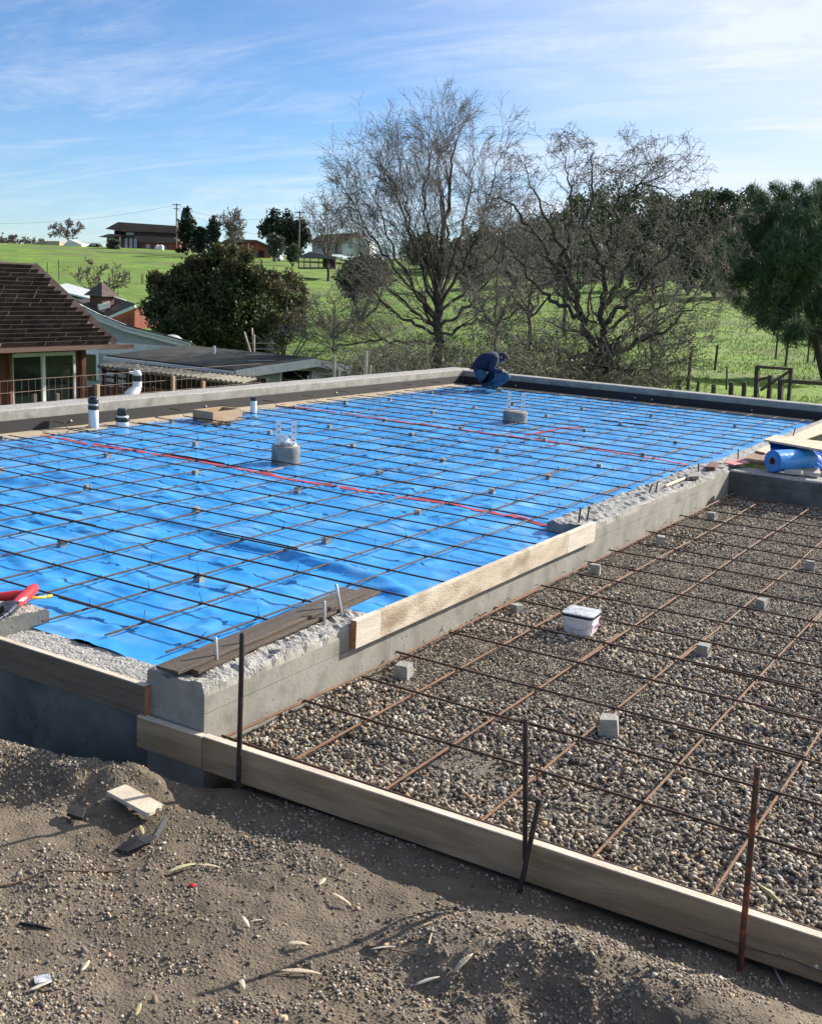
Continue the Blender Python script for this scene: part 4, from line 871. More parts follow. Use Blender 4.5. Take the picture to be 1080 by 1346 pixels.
b = MB(); P_ = [onZ(998, 1164, -.055), onZ(1012, 1176, -.05), onZ(1026, 1188, -.052)]; b.tube(P_, [.004, .013, .002], 6); tag(b.build('dry_leaf', M_leafg), 'pale curled leaf on the gravel right of the rusty stake', 'leaf', 'dry leaves on the dirt')
b = MB(); b.tube([onZ(846, 1010, -.045), onZ(852, 1017, -.04), onZ(858, 1023, -.045)], [.003, .011, .002], 6); tag(b.build('dry_leaf', M_leafg), 'yellowish leaf on the gravel in the middle of the bed', 'leaf', 'dry leaves on the dirt')
def twig(pix, r, material, label, cat='twig'):
    P = np.array([on_dirt(*q) + np.array([0, 0, .006]) for q in pix]); b = MB(); b.tube(P, np.linspace(r, r * .6, len(P)), 6); return tag(b.build('twig', material), label, cat, 'twigs on the dirt')
M_twig = mat('brown_twig', (.10, .065, .04), (.17, .115, .07), 30, .85)
twig([(0, 1167), (20, 1163), (40, 1155), (60, 1146), (100, 1147), (140, 1148), (165, 1144), (178, 1136), (195, 1124)], .0042, M_twig, 'long curved brown root running left from the felt scraps')
twig([(26, 1216), (48, 1219), (68, 1224)], .006, M_felt, 'short charred stick in the left gravel patch')
twig([(556, 1219), (588, 1207)], .004, mat('straw', (.42, .33, .2), rough=.8), 'straw coloured stalk on the dirt near the middle stakes')
twig([(563, 1244), (569, 1221)], .0035, MATS['straw'], 'straw stalk standing toward the mound, bottom centre')
twig([(1016, 1270), (1022, 1286), (1030, 1300)], .0045, M_leafw, 'pale bent stick at the foot of the rusty stake')
twig([(480, 1245), (560, 1258)], .0028, M_twig, 'thin brown twig along the mound base')
b = MB(); q = on_dirt(253, 1166); b.put(ICO1[0] * np.array([.017, .012, .007]) + q + np.array([0, 0, .005]), ICO1[1].tolist()); tag(b.build('red_scrap', M_red), 'tiny red plastic scrap on the gravelly dirt', 'scrap')
wedge_p = [on_dirt(x, y) for x, y in [(44, 1288), (66, 1284), (68, 1294), (46, 1297)]]
b = MB(); b.slab([q + np.array([0, 0, .008]) for q in wedge_p], (0, 0, .003)); tag(b.build('paper_scrap', M_film), 'greyish crumpled paper scrap at lower left', 'scrap')

# ================================================================== the crouching person
def make_person():
    p0 = onZ(644, 513, ZS + .02); r = np.array([RIGHT[0], RIGHT[1], 0]); r /= np.linalg.norm(r); s_ = np.array([-r[1], r[0], 0])   # r = facing, s_ = away from camera
    K = 1.10
    J = {}   # name: (facing, side, up, radius x, radius y)
    def j(n, a, s, u, rx, ry=None): J[n] = (a * K, s * K, u * K, rx * K, (ry or rx) * K)
    j('pelvis', -.17, 0, .22, .13, .17); j('belly', -.175, 0, .34, .135, .17); j('spine', -.11, 0, .45, .14, .175); j('chest', .0, 0, .51, .13, .18); j('collar', .07, 0, .53, .08, .11)
    j('neck', .11, 0, .53, .058); j('skull', .145, 0, .535, .082); j('crown', .205, 0, .49, .074); j('face', .15, 0, .445, .05); j('nose', .195, 0, .43, .014)
    for q, sg in (('n', -1), ('f', 1)):
        j('ear' + q, .14, .088 * sg, .53, .016)
        j('hip' + q, -.13, .105 * sg, .215, .115); j('thigh' + q, .06, .145 * sg, .245, .108); j('knee' + q, .27, .165 * sg, .25, .084); j('calf' + q, .12, .15 * sg, .15, .08)
        j('ankle' + q, (.03 if q == 'n' else -.10), .135 * sg, .075, .042); j('heel' + q, (-.025 if q == 'n' else -.155), .135 * sg, .045, .04); j('ball' + q, (.12 if q == 'n' else -.01), .14 * sg, .022, .036); j('toe' + q, (.185 if q == 'n' else .055), .145 * sg, .018, .026)
        j('shoulder' + q, .03, .19 * sg, .49, .082); j('elbow' + q, -.02, .26 * sg, .345, .06); j('wrist' + q, .115, .235 * sg, .33, .034); j('palm' + q, .165, .21 * sg, .325, .034, .024)
        for i, (da, ds, du) in enumerate([(.06, .03, -.02), (.072, .012, -.032), (.07, -.006, -.036), (.06, -.022, -.034)]):
            j('f%d%s' % (i, q), .165 + da * .55, (.21 + ds * .9) * sg, .325 + du * .3, .0095); j('g%d%s' % (i, q), .165 + da, (.21 + ds * 1.0) * sg, .325 + du * 1.3, .0085)
        j('t0' + q, .17, .175 * sg, .335, .011); j('t1' + q, .205, .16 * sg, .335, .009)
    E = [('pelvis', 'belly'), ('belly', 'spine'), ('spine', 'chest'), ('chest', 'collar'), ('collar', 'neck'), ('neck', 'skull'), ('skull', 'crown'), ('crown', 'face'), ('face', 'nose')]
    for q in 'nf':
        E += [('skull', 'ear' + q), ('pelvis', 'hip' + q), ('hip' + q, 'thigh' + q), ('thigh' + q, 'knee' + q), ('knee' + q, 'calf' + q), ('calf' + q, 'ankle' + q), ('ankle' + q, 'heel' + q), ('ankle' + q, 'ball' + q), ('ball' + q, 'toe' + q),
              ('chest', 'shoulder' + q), ('shoulder' + q, 'elbow' + q), ('elbow' + q, 'wrist' + q), ('wrist' + q, 'palm' + q), ('palm' + q, 't0' + q), ('t0' + q, 't1' + q)]
        for i in range(4): E += [('palm' + q, 'f%d%s' % (i, q)), ('f%d%s' % (i, q), 'g%d%s' % (i, q))]
    names = list(J); W = {n: r * J[n][0] + s_ * J[n][1] + np.array([0, 0, J[n][2]]) for n in names}
    me = bpy.data.meshes.new('person'); me.from_pydata([W[n].tolist() for n in names], [(names.index(a), names.index(b)) for a, b in E], [])
    o = bpy.data.objects.new('person_cage', me); col.objects.link(o)
    o.modifiers.new('skin', 'SKIN'); 
    if not me.skin_vertices: me.skin_vertices.new()
    for i, n in enumerate(names):
        sv = me.skin_vertices[0].data[i]; sv.radius = J[n][3:5]; sv.use_root = (n == 'pelvis')
    sb = o.modifiers.new('sub', 'SUBSURF'); sb.levels = 2; sb.render_levels = 2
    dg = bpy.context.evaluated_depsgraph_get(); dg.update(); ev = o.evaluated_get(dg); body = bpy.data.meshes.new_from_object(ev); bpy.data.objects.remove(o)
    body.name = 'person'
    tagb = lambda a, b: 0 if a in ('pelvis', 'belly', 'spine', 'chest', 'collar') and b not in ('hipn', 'hipf', 'neck') or a[:5] in ('chest', 'shoul', 'elbow') else 0
    reg = []
    for a, b in E:
        if a[:4] in ('ankl', 'ball') : k = 2
        elif a[:3] in ('hip', 'thi', 'kne', 'cal') or b[:3] == 'hip': k = 1
        elif a in ('neck', 'skull', 'crown', 'face') or a[:4] in ('wris', 'palm') or a[0] in 'tf' and a[1].isdigit(): k = 3
        else: k = 0
        reg.append((W[a], W[b], k, (J[a][3] + J[b][3]) / 2))
    for mt in (mat('navy_hoodie', (.006, .012, .04), (.011, .021, .062), 12, .9, .4, 40), mat('blue_jeans', (.02, .055, .10), (.036, .088, .15), 14, .9, .3, 60), mat('work_boot', (.20, .15, .10), (.30, .23, .16), 30, .8), mat('skin', (.42, .25, .17), (.50, .31, .22), 20, .55)): body.materials.append(mt)
    for f in body.polygons:
        c_ = np.array(f.center); best = None
        for a, b, k, rr in reg:
            d = b - a; t = max(0, min(1, (c_ - a) @ d / (d @ d))); q = np.linalg.norm(c_ - a - d * t) - rr
            if best is None or q < best[0]: best = (q, k)
        f.material_index = best[1]; f.use_smooth = True
    zmin = min(v.co.z for v in body.vertices)
    po = add('person', body, None, p0 - np.array([0, 0, zmin]))
    tag(po, 'person crouching in the far corner in navy hoodie and blue jeans, head bent down', 'person')
    # knit cap over the head, hem of the hoodie
    hc = W['skull'] * .55 + W['crown'] * .45 + np.array([0, 0, .02]); ax_ = W['crown'] - W['face']; ax_ = ax_ / np.linalg.norm(ax_)
    V, Fc = ICO2; V = V[:, :1] * r * .098 * K + V[:, 1:2] * s_ * .092 * K + V[:, 2:3] * np.array([0, 0, 1]) * .082 * K
    keep = [f for f in Fc.tolist() if np.mean(V[f] @ (W['crown'] - W['face'])) > -.004 or np.mean(V[f] @ -r) > .02]
    b = MB(); b.put(V + hc, keep, 0, True); cp = b.build('knit_cap', mat('dark_cap', (.012, .013, .02), (.025, .026, .035), 40, .95), None, origin=(0, 0, 0)); cp.parent = po
    return po
make_person()

# ================================================================== buildings beyond the wall
class Face:
    """an upright plane seen at pixel (px, py) at a distance, turned by ang from facing the camera"""
    def __init__(s, px, py, depth, ang=0.0):
        s.p = at(px, py, depth); s.n = -(math.cos(ang) * _f0 + math.sin(ang) * _r0); s.u = np.array([-s.n[1], s.n[0], 0])
    def pt(s, px, py, off=0.0): return onP(px, py, s.p + s.n * off, s.n)
    def slab(s, mb, pix, back, off=0.0, mi=0): mb.slab([s.pt(x, y, off) for x, y in pix], -s.n * back, mi)
    def rect(s, mb, x0, y0, x1, y1, back, off=0.0, mi=0):
        """true upright rectangle from its top left and bottom right pixels"""
        a = s.pt(x0, y0, off); c = s.pt(x1, y1, off); u = s.u; w = np.dot(c - a, u); mb.slab([a, a + u * w, c, c - u * w], -s.n * back, mi)
M_rooft = mat('brown_shingle', (.055, .038, .033), (.10, .072, .062), 3.5, .9, .4, 60, c3=(.14, .11, .10), s3=8, f3=.4)
M_redwood = mat('dark_redwood_siding', (.085, .030, .022), (.13, .05, .034), 4, .8, .2, 30, stretch=(1, 1, .2))
M_gutter = mat('brown_gutter', (.10, .058, .045), rough=.5); M_wframe = mat('white_window_frame', (.72, .73, .72), (.8, .8, .8), 5, .5)
M_glass = mat('dark_window_glass', (.016, .024, .022), (.03, .04, .036), 1.5, .06, spec=.8)
M_grey = mat('grey_siding', (.36, .37, .37), (.44, .45, .45), 3, .85, .2, 20, stretch=(1, 1, 6)); M_trim = mat('weathered_white_trim', (.62, .62, .61), (.76, .76, .75), 8, .8, .2, 30)
M_green = mat('grey_green_siding', (.38, .42, .395), (.47, .51, .48), 3, .85); M_moss = mat('mossy_dark_roof', (.030, .030, .026), (.075, .072, .062), 2.5, .95, .6, 25, c3=(.055, .065, .03), s3=1.4, f3=.5)
M_redbarn = mat('red_barn_siding', (.19, .050, .034), (.28, .085, .055), 1.2, .85, .2, 10, stretch=(1, 1, .15)); M_tin = mat('pale_tin', (.45, .48, .50), (.56, .58, .60), 3, .45)
M_void = mat('dark_opening', (.008, .009, .011), rough=.9)

# ---- near house with the shingled hip roof
tR = 27.0; cR = at(152, 452, tR); rl = ray(-40, 458.5); tL = (cR[2] - CAM[2]) / rl[2]; cL = CAM + rl * tL
hu = cL - cR; hu[2] = 0; hu /= np.linalg.norm(hu); hn = np.array([-hu[1], hu[0], 0]); hn = hn if hn @ (CAM - cR) > 0 else -hn
# ridge end: cR + hu*d - hn*d + z*r on the sight line of (43, 349)
rr_ = ray(43, 349); A_ = np.stack([hu - hn, np.array([0, 0, 1.]), -rr_], 1); dR, rise, _t = np.linalg.solve(A_, CAM - cR)
house = thing('house', 'brown shingled house with white framed sliding door at the left edge', 'house', (cR[0], cR[1], float(terrain_z(cR[0], cR[1]))))
rid = cR + hu * dR - hn * dR + np.array([0, 0, rise]); L_h = 11.0
f0, f1, r0_, r1_ = cR, cR + hu * L_h, rid, cR + hu * (L_h - dR) - hn * dR + np.array([0, 0, rise]); b0, b1 = cR - hn * 2 * dR, cR + hu * L_h - hn * 2 * dR
b = MB(); b.put([f0, f1, b1, b0, r0_, r1_], [(0, 1, 5, 4), (1, 2, 5), (2, 3, 4, 5), (3, 0, 4), (0, 3, 2, 1)]); roof = b.build('roof', M_rooft, house)
sl = (rid - (cR + hu * dR)); slen = np.linalg.norm(sl); sdir = sl / slen; nrm = np.cross(hu, sdir); nrm = nrm if nrm[2] > 0 else -nrm
rows = 19; ex = slen / rows; tabw = .245; k0 = MB(); k0.obox((0, ex * .55, .006), (tabw * .491, 0, 0), (0, ex * .60, -.0025), (0, 0, .0035)); tabm = k0.mesh('shingle', (0, 0, 0)); tabm.materials.append(M_rooft)
RM = Matrix((tuple(hu), tuple(sdir), tuple(nrm))).transposed().to_euler(); rb = wloc(roof); tabs = 0
tabm2 = tabm.copy(); tabm2.materials.clear(); tabm2.materials.append(mat('brown_shingle_light', (.085, .062, .054), (.125, .095, .085), 4, .9, .4, 60))
tabm3 = tabm.copy(); tabm3.materials.clear(); tabm3.materials.append(mat('brown_shingle_dark', (.038, .027, .024), (.07, .05, .045), 4, .9, .4, 60))
for r in range(rows):
    for c_ in range(60):
        u_ = (c_ + .5 + (.5 if r % 2 else 0) + rng.normal(0, .03)) * tabw
        if u_ < dR * (r + .75) / rows + tabw * .3: continue
        P = cR + hu * u_ + sdir * ex * r; px_ = project(P[None])[0][0]
        if px_ < -6 or tabs >= 300: break
        add('shingle', rng.choice([tabm, tabm, tabm2, tabm3]), roof, P - rb + nrm * .006 * (1 + .4 * rng.random()), RM); tabs += 1
hip = MB(); hip.bar(cR + nrm * .015, rid + nrm * .015, .22, .03, hn); hip.build('hip_cap', M_rooft, roof)
b = MB(); b.bar(rid + (0, 0, .03), r1_ + (0, 0, .03), .24, .05); b.build('ridge_cap', M_rooft, roof)
gz = cR[2]; b = MB(); b.obox((f0 + f1) / 2 + hn * .05 - np.array([0, 0, .055]), hu * (L_h / 2 + .06), hn * .055, np.array([0, 0, .05])); b.build('gutter', M_gutter, house)
b = MB(); b.obox(cR - hn * (dR + .0) - np.array([0, 0, .055]) + hu * -.05, hn * dR, hu * .05, np.array([0, 0, .05])); b.build('gutter', M_gutter, house)
HF = Face(56, 463, 27); HF.n = hn; HF.u = -hu; HF.p = cR + hu * .9 - hn * .75
def hx(px): q = HF.pt(px, 480); return np.dot(q - HF.p, hu)
gl = float(terrain_z(*HF.p[:2])) - .4
def hwall(mb, x0, x1, z0, z1, back, off=0.0, mi=0):
    a = HF.p + hu * hx(x0) + hn * off; c_ = HF.p + hu * hx(x1) + hn * off
    P = [np.array([a[0], a[1], z0]), np.array([c_[0], c_[1], z0]), np.array([c_[0], c_[1], z1]), np.array([a[0], a[1], z1])]; mb.slab(P, -hn * back, mi)
ztop = gz - .03; zd = HF.pt(56, 463)[2]
b = MB(); hwall(b, 13, -150, gl, zd + .0, .2); b.slab([HF.p + hu * hx(112), HF.p + hu * 9.5, HF.p + hu * 9.5 - hn * 5, HF.p + hu * hx(112) - hn * 5], (0, 0, .01))
b = MB(); hwall(b, 13, -150, gl, zd, .2); hwall(b, 106, -150, zd + .003, ztop, .2); hwall(b, 106, 98, gl, zd, .2); b.build('wall', M_redwood, house)
b = MB(); hwall(b, 108.5, 106, gl, ztop, 5.0, -.003); b.build('wall', M_redwood, house)
M_post = mat('redwood_post', (.13, .042, .028), (.19, .068, .044), 6, .7)
for x0, x1 in ((110, 104.5), (13.2, 9.0)): b = MB(); hwall(b, x0, x1, gl, ztop - .01, .10, .09); b.build('post', M_post, house)
b = MB(); hwall(b, 150, 104, ztop - .10, ztop - .005, .1, .7); b.build('beam', M_redwood, house)
door = MB()
for x0, x1, z0, z1 in ((98, 95.5, zd - 2.05, zd), (16, 13.3, zd - 2.05, zd), (95.5, 16, zd - .09, zd), (95.5, 16, zd - 2.05, zd - 1.96), (58.3, 54.3, zd - 1.96, zd - .09)): hwall(door, x0, x1, z0, z1, .09, .04)
dr = door.build('sliding_door', M_wframe, house)
for x0, x1, o_ in ((95.4, 58.3, .0), (54.2, 16.1, -.02)): b = MB(); hwall(b, x0, x1, zd - 1.96, zd - .09, .02, o_); b.build('pane', M_glass, dr)
b = MB(); hwall(b, 93, 20, zd - 1.2, zd - 1.15, .02, -.06); b.build('curtain_rail', M_wframe, dr)

# ---- grey house with the swooping white fascia, farther back
GF = Face(160, 430, 37, .25); zb = float(terrain_z(*GF.p[:2])) - .3
gh = thing('house', 'pale grey house with swooping white roof edge behind the shingled house', 'house', (GF.p[0], GF.p[1], zb))
up_ = [(60, 372), (85, 388), (108, 402), (130, 413), (165, 427), (205, 437), (250, 449)]
P = [GF.pt(x, y + 5) for x, y in up_]; base = [np.array([P[-1][0], P[-1][1], zb]), np.array([P[0][0], P[0][1], zb])]
b = MB(); b.slab(P + base, -GF.n * 7 - np.array([0, 0, 3.0])); b.build('wall', M_grey, gh)
for dy, th, off, mt in ((0, 4.2, .34, M_trim), (4.6, 4.5, .26, M_trim)):
    b = MB()
    for (x0, y0), (x1, y1) in zip(up_[:-1], up_[1:]): b.slab([GF.pt(x0, y0 + dy, off), GF.pt(x1, y1 + dy, off), GF.pt(x1, y1 + dy + th, off), GF.pt(x0, y0 + dy + th, off)], -GF.n * .10)
    b.build('fascia', mt, gh)
b = MB()
for (x0, y0), (x1, y1) in zip(up_[:-1], up_[1:]): b.slab([GF.pt(x0, y0 - .6, .42), GF.pt(x1, y1 - .6, .42), GF.pt(x1, y1 + .4, .42), GF.pt(x0, y0 + .4, .42)], -GF.n * 8 - np.array([0, 0, 3.2]))
b.build('roof', M_moss, gh)
for yy in (455, 463): b = MB(); GF.rect(b, 112, yy, 240, yy + .8, .02, .02); b.build('siding_board', M_trim, gh)
b = MB(); GF.rect(b, 109, 462, 129.5, 500, .1, .06); w_ = b.build('window', M_wframe, gh)
b = MB(); GF.rect(b, 111, 465, 126, 500, .02, .075); b.build('pane', M_glass, w_)
b = MB(); q = GF.pt(226, 446, -1.2); b.lathe(q, [(.34, -.2), (.34, .05), (.2, .14), (.03, .17)], 14); b.build('roof_vent', M_grey, gh)

# ---- shed with the mossy low roof
sB, sC, sF = at(309, 488, 30.0), at(412, 472, 31.5), at(460, 481, 32.2)
eav = at(140, 470, 32.6); eav[2] = sB[2]; bdir = eav - sB; bdir[2] = 0; bl = np.linalg.norm(bdir); bdir /= bl; zs_ = float(terrain_z(*sC[:2])) - .4
shed = thing('shed', 'low grey green shed with mossy dark roof and open front', 'shed', (sC[0], sC[1], zs_)); gdir = sF - sB; gdir[2] = 0; gdir /= np.linalg.norm(gdir); gn = np.array([gdir[1], -gdir[0], 0]); gn = gn if gn @ (CAM - sC) > 0 else -gn
sF[:2] = (sB + gdir * np.dot(sF - sB, gdir))[:2]; sC[:2] = (sB + gdir * np.dot(sC - sB, gdir))[:2]
b = MB(); b.slab([sB, sC, sC + bdir * bl, sB + bdir * bl], (0, 0, .05)); b.slab([sC, sF, sF + bdir * bl, sC + bdir * bl], (0, 0, .048)); srf = b.build('roof', M_moss, shed)
b = MB(); b.bar(sB + gn * .04 - (0, 0, .09), sC + gn * .04 - (0, 0, .09), .05, .24); b.bar(sC + gn * .041 - (0, 0, .09), sF + gn * .041 - (0, 0, .09), .05, .22); b.build('rake_board', M_trim, shed)
b = MB(); b.bar(sB - (0, 0, .05) - gdir * .06, sB + bdir * bl * .52 - (0, 0, .05) - gdir * .06, .11, .10); b.build('gutter', M_trim, shed)
b = MB(); b.bar(sB + bdir * bl * .53 - (0, 0, .045) - gdir * .06, sB + bdir * bl - (0, 0, .045) - gdir * .06, .11, .10); b.build('gutter', M_trim, shed)
SF = Face(400, 480, 31); SF.n = gn; SF.u = gdir; SF.p = sB - gn * .30
def sw(x): q = SF.pt(x, 490); return np.array([q[0], q[1], 0])
def swall(mb, x0, x1, z0, z1, back=.12, off=0.): a, c_ = sw(x0) + gn * off, sw(x1) + gn * off; mb.slab([a + (0, 0, z0), c_ + (0, 0, z0), c_ + (0, 0, z1), a + (0, 0, z1)], -gn * back)
zo = SF.pt(390, 487)[2]; ze = sB[2] - .10
b = MB(); swall(b, 325, 369, zs_, zo); swall(b, 409, 452, zs_, zo); b.slab([sw(325) + (0, 0, zo + .002), sw(452) + (0, 0, zo + .002), sw(452) + (0, 0, max(sF[2] - .1, zo + .02)), sw(412) + (0, 0, sC[2] - .06), sw(325) + (0, 0, sB[2] - .02)], -gn * .12); b.build('wall', M_green, shed)
for k in range(7): b = MB(); z_ = zs_ + .9 + k * .16; swall(b, 325, 361, z_, z_ + .012, .012, .012); b.build('siding_lap', M_green, shed)
b = MB(); swall(b, 350, 470, zs_, zo - .01, .02, -.55); b.build('dark_interior', M_void, shed)
b = MB(); swall(b, 366.5, 369.5, zs_, zo + .06, .06, .05); swall(b, 408.5, 411.5, zs_, zo + .06, .06, .05); swall(b, 369.6, 408.4, zo - .002, zo + .06, .06, .05); b.build('door_frame', M_trim, shed)
b = MB(); b.slab([sw(325) + bdir * .2 + (0, 0, zs_), sw(325) + bdir * bl + (0, 0, zs_), sw(325) + bdir * bl + (0, 0, ze), sw(325) + bdir * .2 + (0, 0, ze)], gdir * .1); b.build('wall', M_green, shed)
b = MB(); q = (sB * .35 + sC * .65) + bdir * bl * .55 + np.array([0, 0, .04]); b.tube([q, q + (0, 0, .25)], .04, 8); b.build('vent_stub', M_white, shed)

# ---- corrugated awning with lattice below
AF = Face(220, 490, 28.2, .30); za = float(terrain_z(*AF.p[:2]))
aw = thing('awning', 'corrugated sheet awning over dark lattice in front of the mossy shed', 'awning', (AF.p[0], AF.p[1], za))
A0, A1 = AF.pt(128, 480), AF.pt(322, 503); n = 150; t = np.linspace(0, 1, n); X2 = []
for off, dz in ((0, 0), (-.8, .05)):
    Q = A0 + (A1 - A0) * t[:, None] + AF.n * off; Q[:, 2] += dz + .022 * np.sin(t * 2 * math.pi * 30); X2.append(Q)
b = MB(); X2 = np.array(X2); b.grid(X2[..., 0], X2[..., 1], X2[..., 2]); b.grid(X2[..., 0], X2[..., 1], X2[..., 2] - .025)
E2 = np.stack([X2[0], X2[0] - np.array([0, 0, .07])]); b.grid(E2[..., 0], E2[..., 1], E2[..., 2], 0, False); b.build('corrugated_sheet', mat('dirty_corrugated', (.16, .15, .115), (.30, .28, .225), 5, .85), aw)
for k in range(12):
    b = MB(); q = A0 + (A1 - A0) * (k + .3) / 12 - AF.n * .15; b.box(q + (-.035, -.035, za - q[2]), q + (.035, .035, -.06)); b.build('post', mat('dark_lattice_wood', (.04, .028, .02), (.075, .055, .04), 8, .85), aw)
for k in range(4):
    b = MB(); q = -AF.n * .2 - np.array([0, 0, .14 + k * .16]); b.bar(A0 + q, A1 + q, .03, .05); b.build('lattice_slat', MATS['dark_lattice_wood'], aw)
b = MB(); a_ = A0 - AF.n * 1.4; c_ = A1 - AF.n * 1.4; b.slab([np.array([*a_[:2], za]), np.array([*c_[:2], za]), c_ - (0, 0, .0), a_], -AF.n * .05); b.build('back_panel', mat('dark_back', (.025, .02, .018), (.045, .035, .03), 4, .9), aw)
# red board fence in front of it
RF = Face(200, 510, 26.5, .28); zr = float(terrain_z(*RF.p[:2])); a_, c_ = RF.pt(112, 506), RF.pt(330, 517)
rfn = thing('board_fence', 'dark red board fence below the corrugated awning', 'fence', (RF.p[0], RF.p[1], zr)); nb_ = 46
for k in range(nb_):
    b = MB(); q0 = a_ + (c_ - a_) * k / nb_; q1 = a_ + (c_ - a_) * (k + .9) / nb_; h_ = rng.normal(0, .01)
    b.slab([np.array([*q0[:2], zr - .2]), np.array([*q1[:2], zr - .2]), q1 + (0, 0, h_), q0 + (0, 0, h_)], -RF.n * .025); b.build('fence_board', M_redwood, rfn)
# wire fence just outside the wall
wf = thing('wire_fence', 'rusty wire mesh fence with wood posts outside the left wall', 'fence', (-8.6, 6, -1.2)); xw_ = -8.6
b = MB()
for z_ in (.30, .45, .60): b.tube([(xw_, 1.8, z_ - .05), (xw_, 5, z_ - .02), (xw_, 9.6, z_)], .004, 4)
for y_ in np.arange(1.9, 9.6, .105): b.tube([(xw_, y_, -.6), (xw_, y_, .58)], .002, 3)
b.build('wire_mesh', mat('rusty_wire', (.20, .14, .10), rough=.7), wf)
for px_, y0, y1, nm in ((128, 505, 531, 0), (227.5, 494, 516, 0), (267, 501, 512, 0), (45, 518, 536, 1), (75, 517, 533, 1)):
    q = onX(px_, y0, xw_ + .03); b = MB(); b.box((q[0] - .022, q[1] - .024, -1.2), (q[0] + .022, q[1] + .024, q[2])); b.build('post', M_woodw if nm else M_boxw, wf)

# ---- pale stakes standing outside the wall
M_pstake = mat('pale_split_stake', (.42, .36, .26), (.58, .51, .39), 8, .85)
for i, (px_, y0, y1, w_, t) in enumerate([(481.5, 461, 500, .075, 'tall pale split stake behind the wall, right of the shed'), (487, 480, 500, .05, 'short pale stake right of the tall split stake'), (440, 467, 502, .06, 'pale weathered stake at the right end of the shed'),
                                          (446, 484, 503, .05, 'short pale stake beside the shed corner'), (351, 498, 509, .025, 'thin metal stake in front of the shed wall'), (405, 494, 506, .025, 'thin metal stake before the shed opening'), (415, 494, 504, .025, 'thin metal stake right of the shed opening'), (512, 488, 499, .02, 'thin stake near the middle of the left wall'),
                                          (331, 438, 453, .05, 'white vent pole left of three above the shed roof')]):
    if i == 8: continue
    d_ = 19.5 + 1.5 * (i < 4); p1 = at(px_, y0, d_); p1b = at(px_, y1 + 12, d_); b = MB(); b.bar(np.array([p1[0], p1[1], terrain_z(p1[0], p1[1]) - .1]), p1, w_, w_ * .6, (0.3, 0.9, 0)); tag(b.build('wood_stake', M_pstake if i < 4 else M_steel), t, 'stake', 'stakes outside the left wall')

# ---- cupola barn beyond
CF = Face(122, 400, 62, .5); zc_ = float(terrain_z(*CF.p[:2]))
cb = thing('barn', 'small red barn with pointed cupola and skylight behind the grey house', 'barn', (CF.p[0], CF.p[1], zc_))
p0 = CF.pt(121.5, 369); hw = .72; zz0 = CF.pt(121, 388.5)[2]
cc_ = p0 - CF.n * hw; cn = [cc_ + CF.u * a_ * hw * 1.0 + CF.n * b_ * hw for a_, b_ in ((-1, 1), (1, 1), (1, -1), (-1, -1))]
b = MB(); b.put([np.array([*q[:2], zz0]) for q in cn] + [np.array([*cc_[:2], p0[2]])], [(0, 1, 4), (1, 2, 4), (2, 3, 4), (3, 0, 4), (3, 2, 1, 0)]); b.build('cupola_roof', M_rooft, cb)
b = MB(); ci = [cc_ + (q - cc_) * .66 for q in cn]; ci = [np.array([*q[:2], zz0 - 1.2]) for q in ci]; b.slab(ci, (0, 0, 1.19)); b.build('cupola', M_redwood, cb)
b = MB(); b.lathe(np.array([*cc_[:2], p0[2] - .05]), [(.04, 0), (.02, .15), (.005, .2)], 8); b.build('finial', M_trim, cb)
b = MB(); b.slab([CF.pt(100, 396, -2.6), CF.pt(151, 393, -2.6), CF.pt(178, 402, 0), CF.pt(144, 416, 0), CF.pt(110, 402, 0)], (0, 0, .12)); b.build('roof', M_rooft, cb)
b = MB(); CF.slab(b, [(146, 418), (177, 404), (177, 432), (146, 432)], 5, -.15); b.build('wall', M_redbarn, cb)
b = MB(); b.bar(CF.pt(144, 417, .08), CF.pt(178, 402.5, .08), .08, .16); b.build('rake_board', M_trim, cb)
b = MB(); b.slab([CF.pt(127, 405, -.4), CF.pt(143, 401, -.9), CF.pt(145, 404, -.5), CF.pt(130, 408, .0)], (0, 0, .3)); b.build('skylight', M_white, cb)
TF = Face(105, 390, 72, .3); tb = thing('metal_roof_shed', 'pale blue metal roofed shed behind the cupola barn', 'shed', (*TF.p[:2], float(terrain_z(*TF.p[:2]))))
b = MB(); b.slab([TF.pt(60, 379), TF.pt(88, 374, -3), TF.pt(166, 396, -3), TF.pt(150, 402)], (0, 0, .1)); b.build('roof', M_tin, tb)
b = MB(); TF.slab(b, [(64, 382), (146, 404), (146, 425), (64, 425)], 3, -.3); b.build('wall', M_grey, tb)

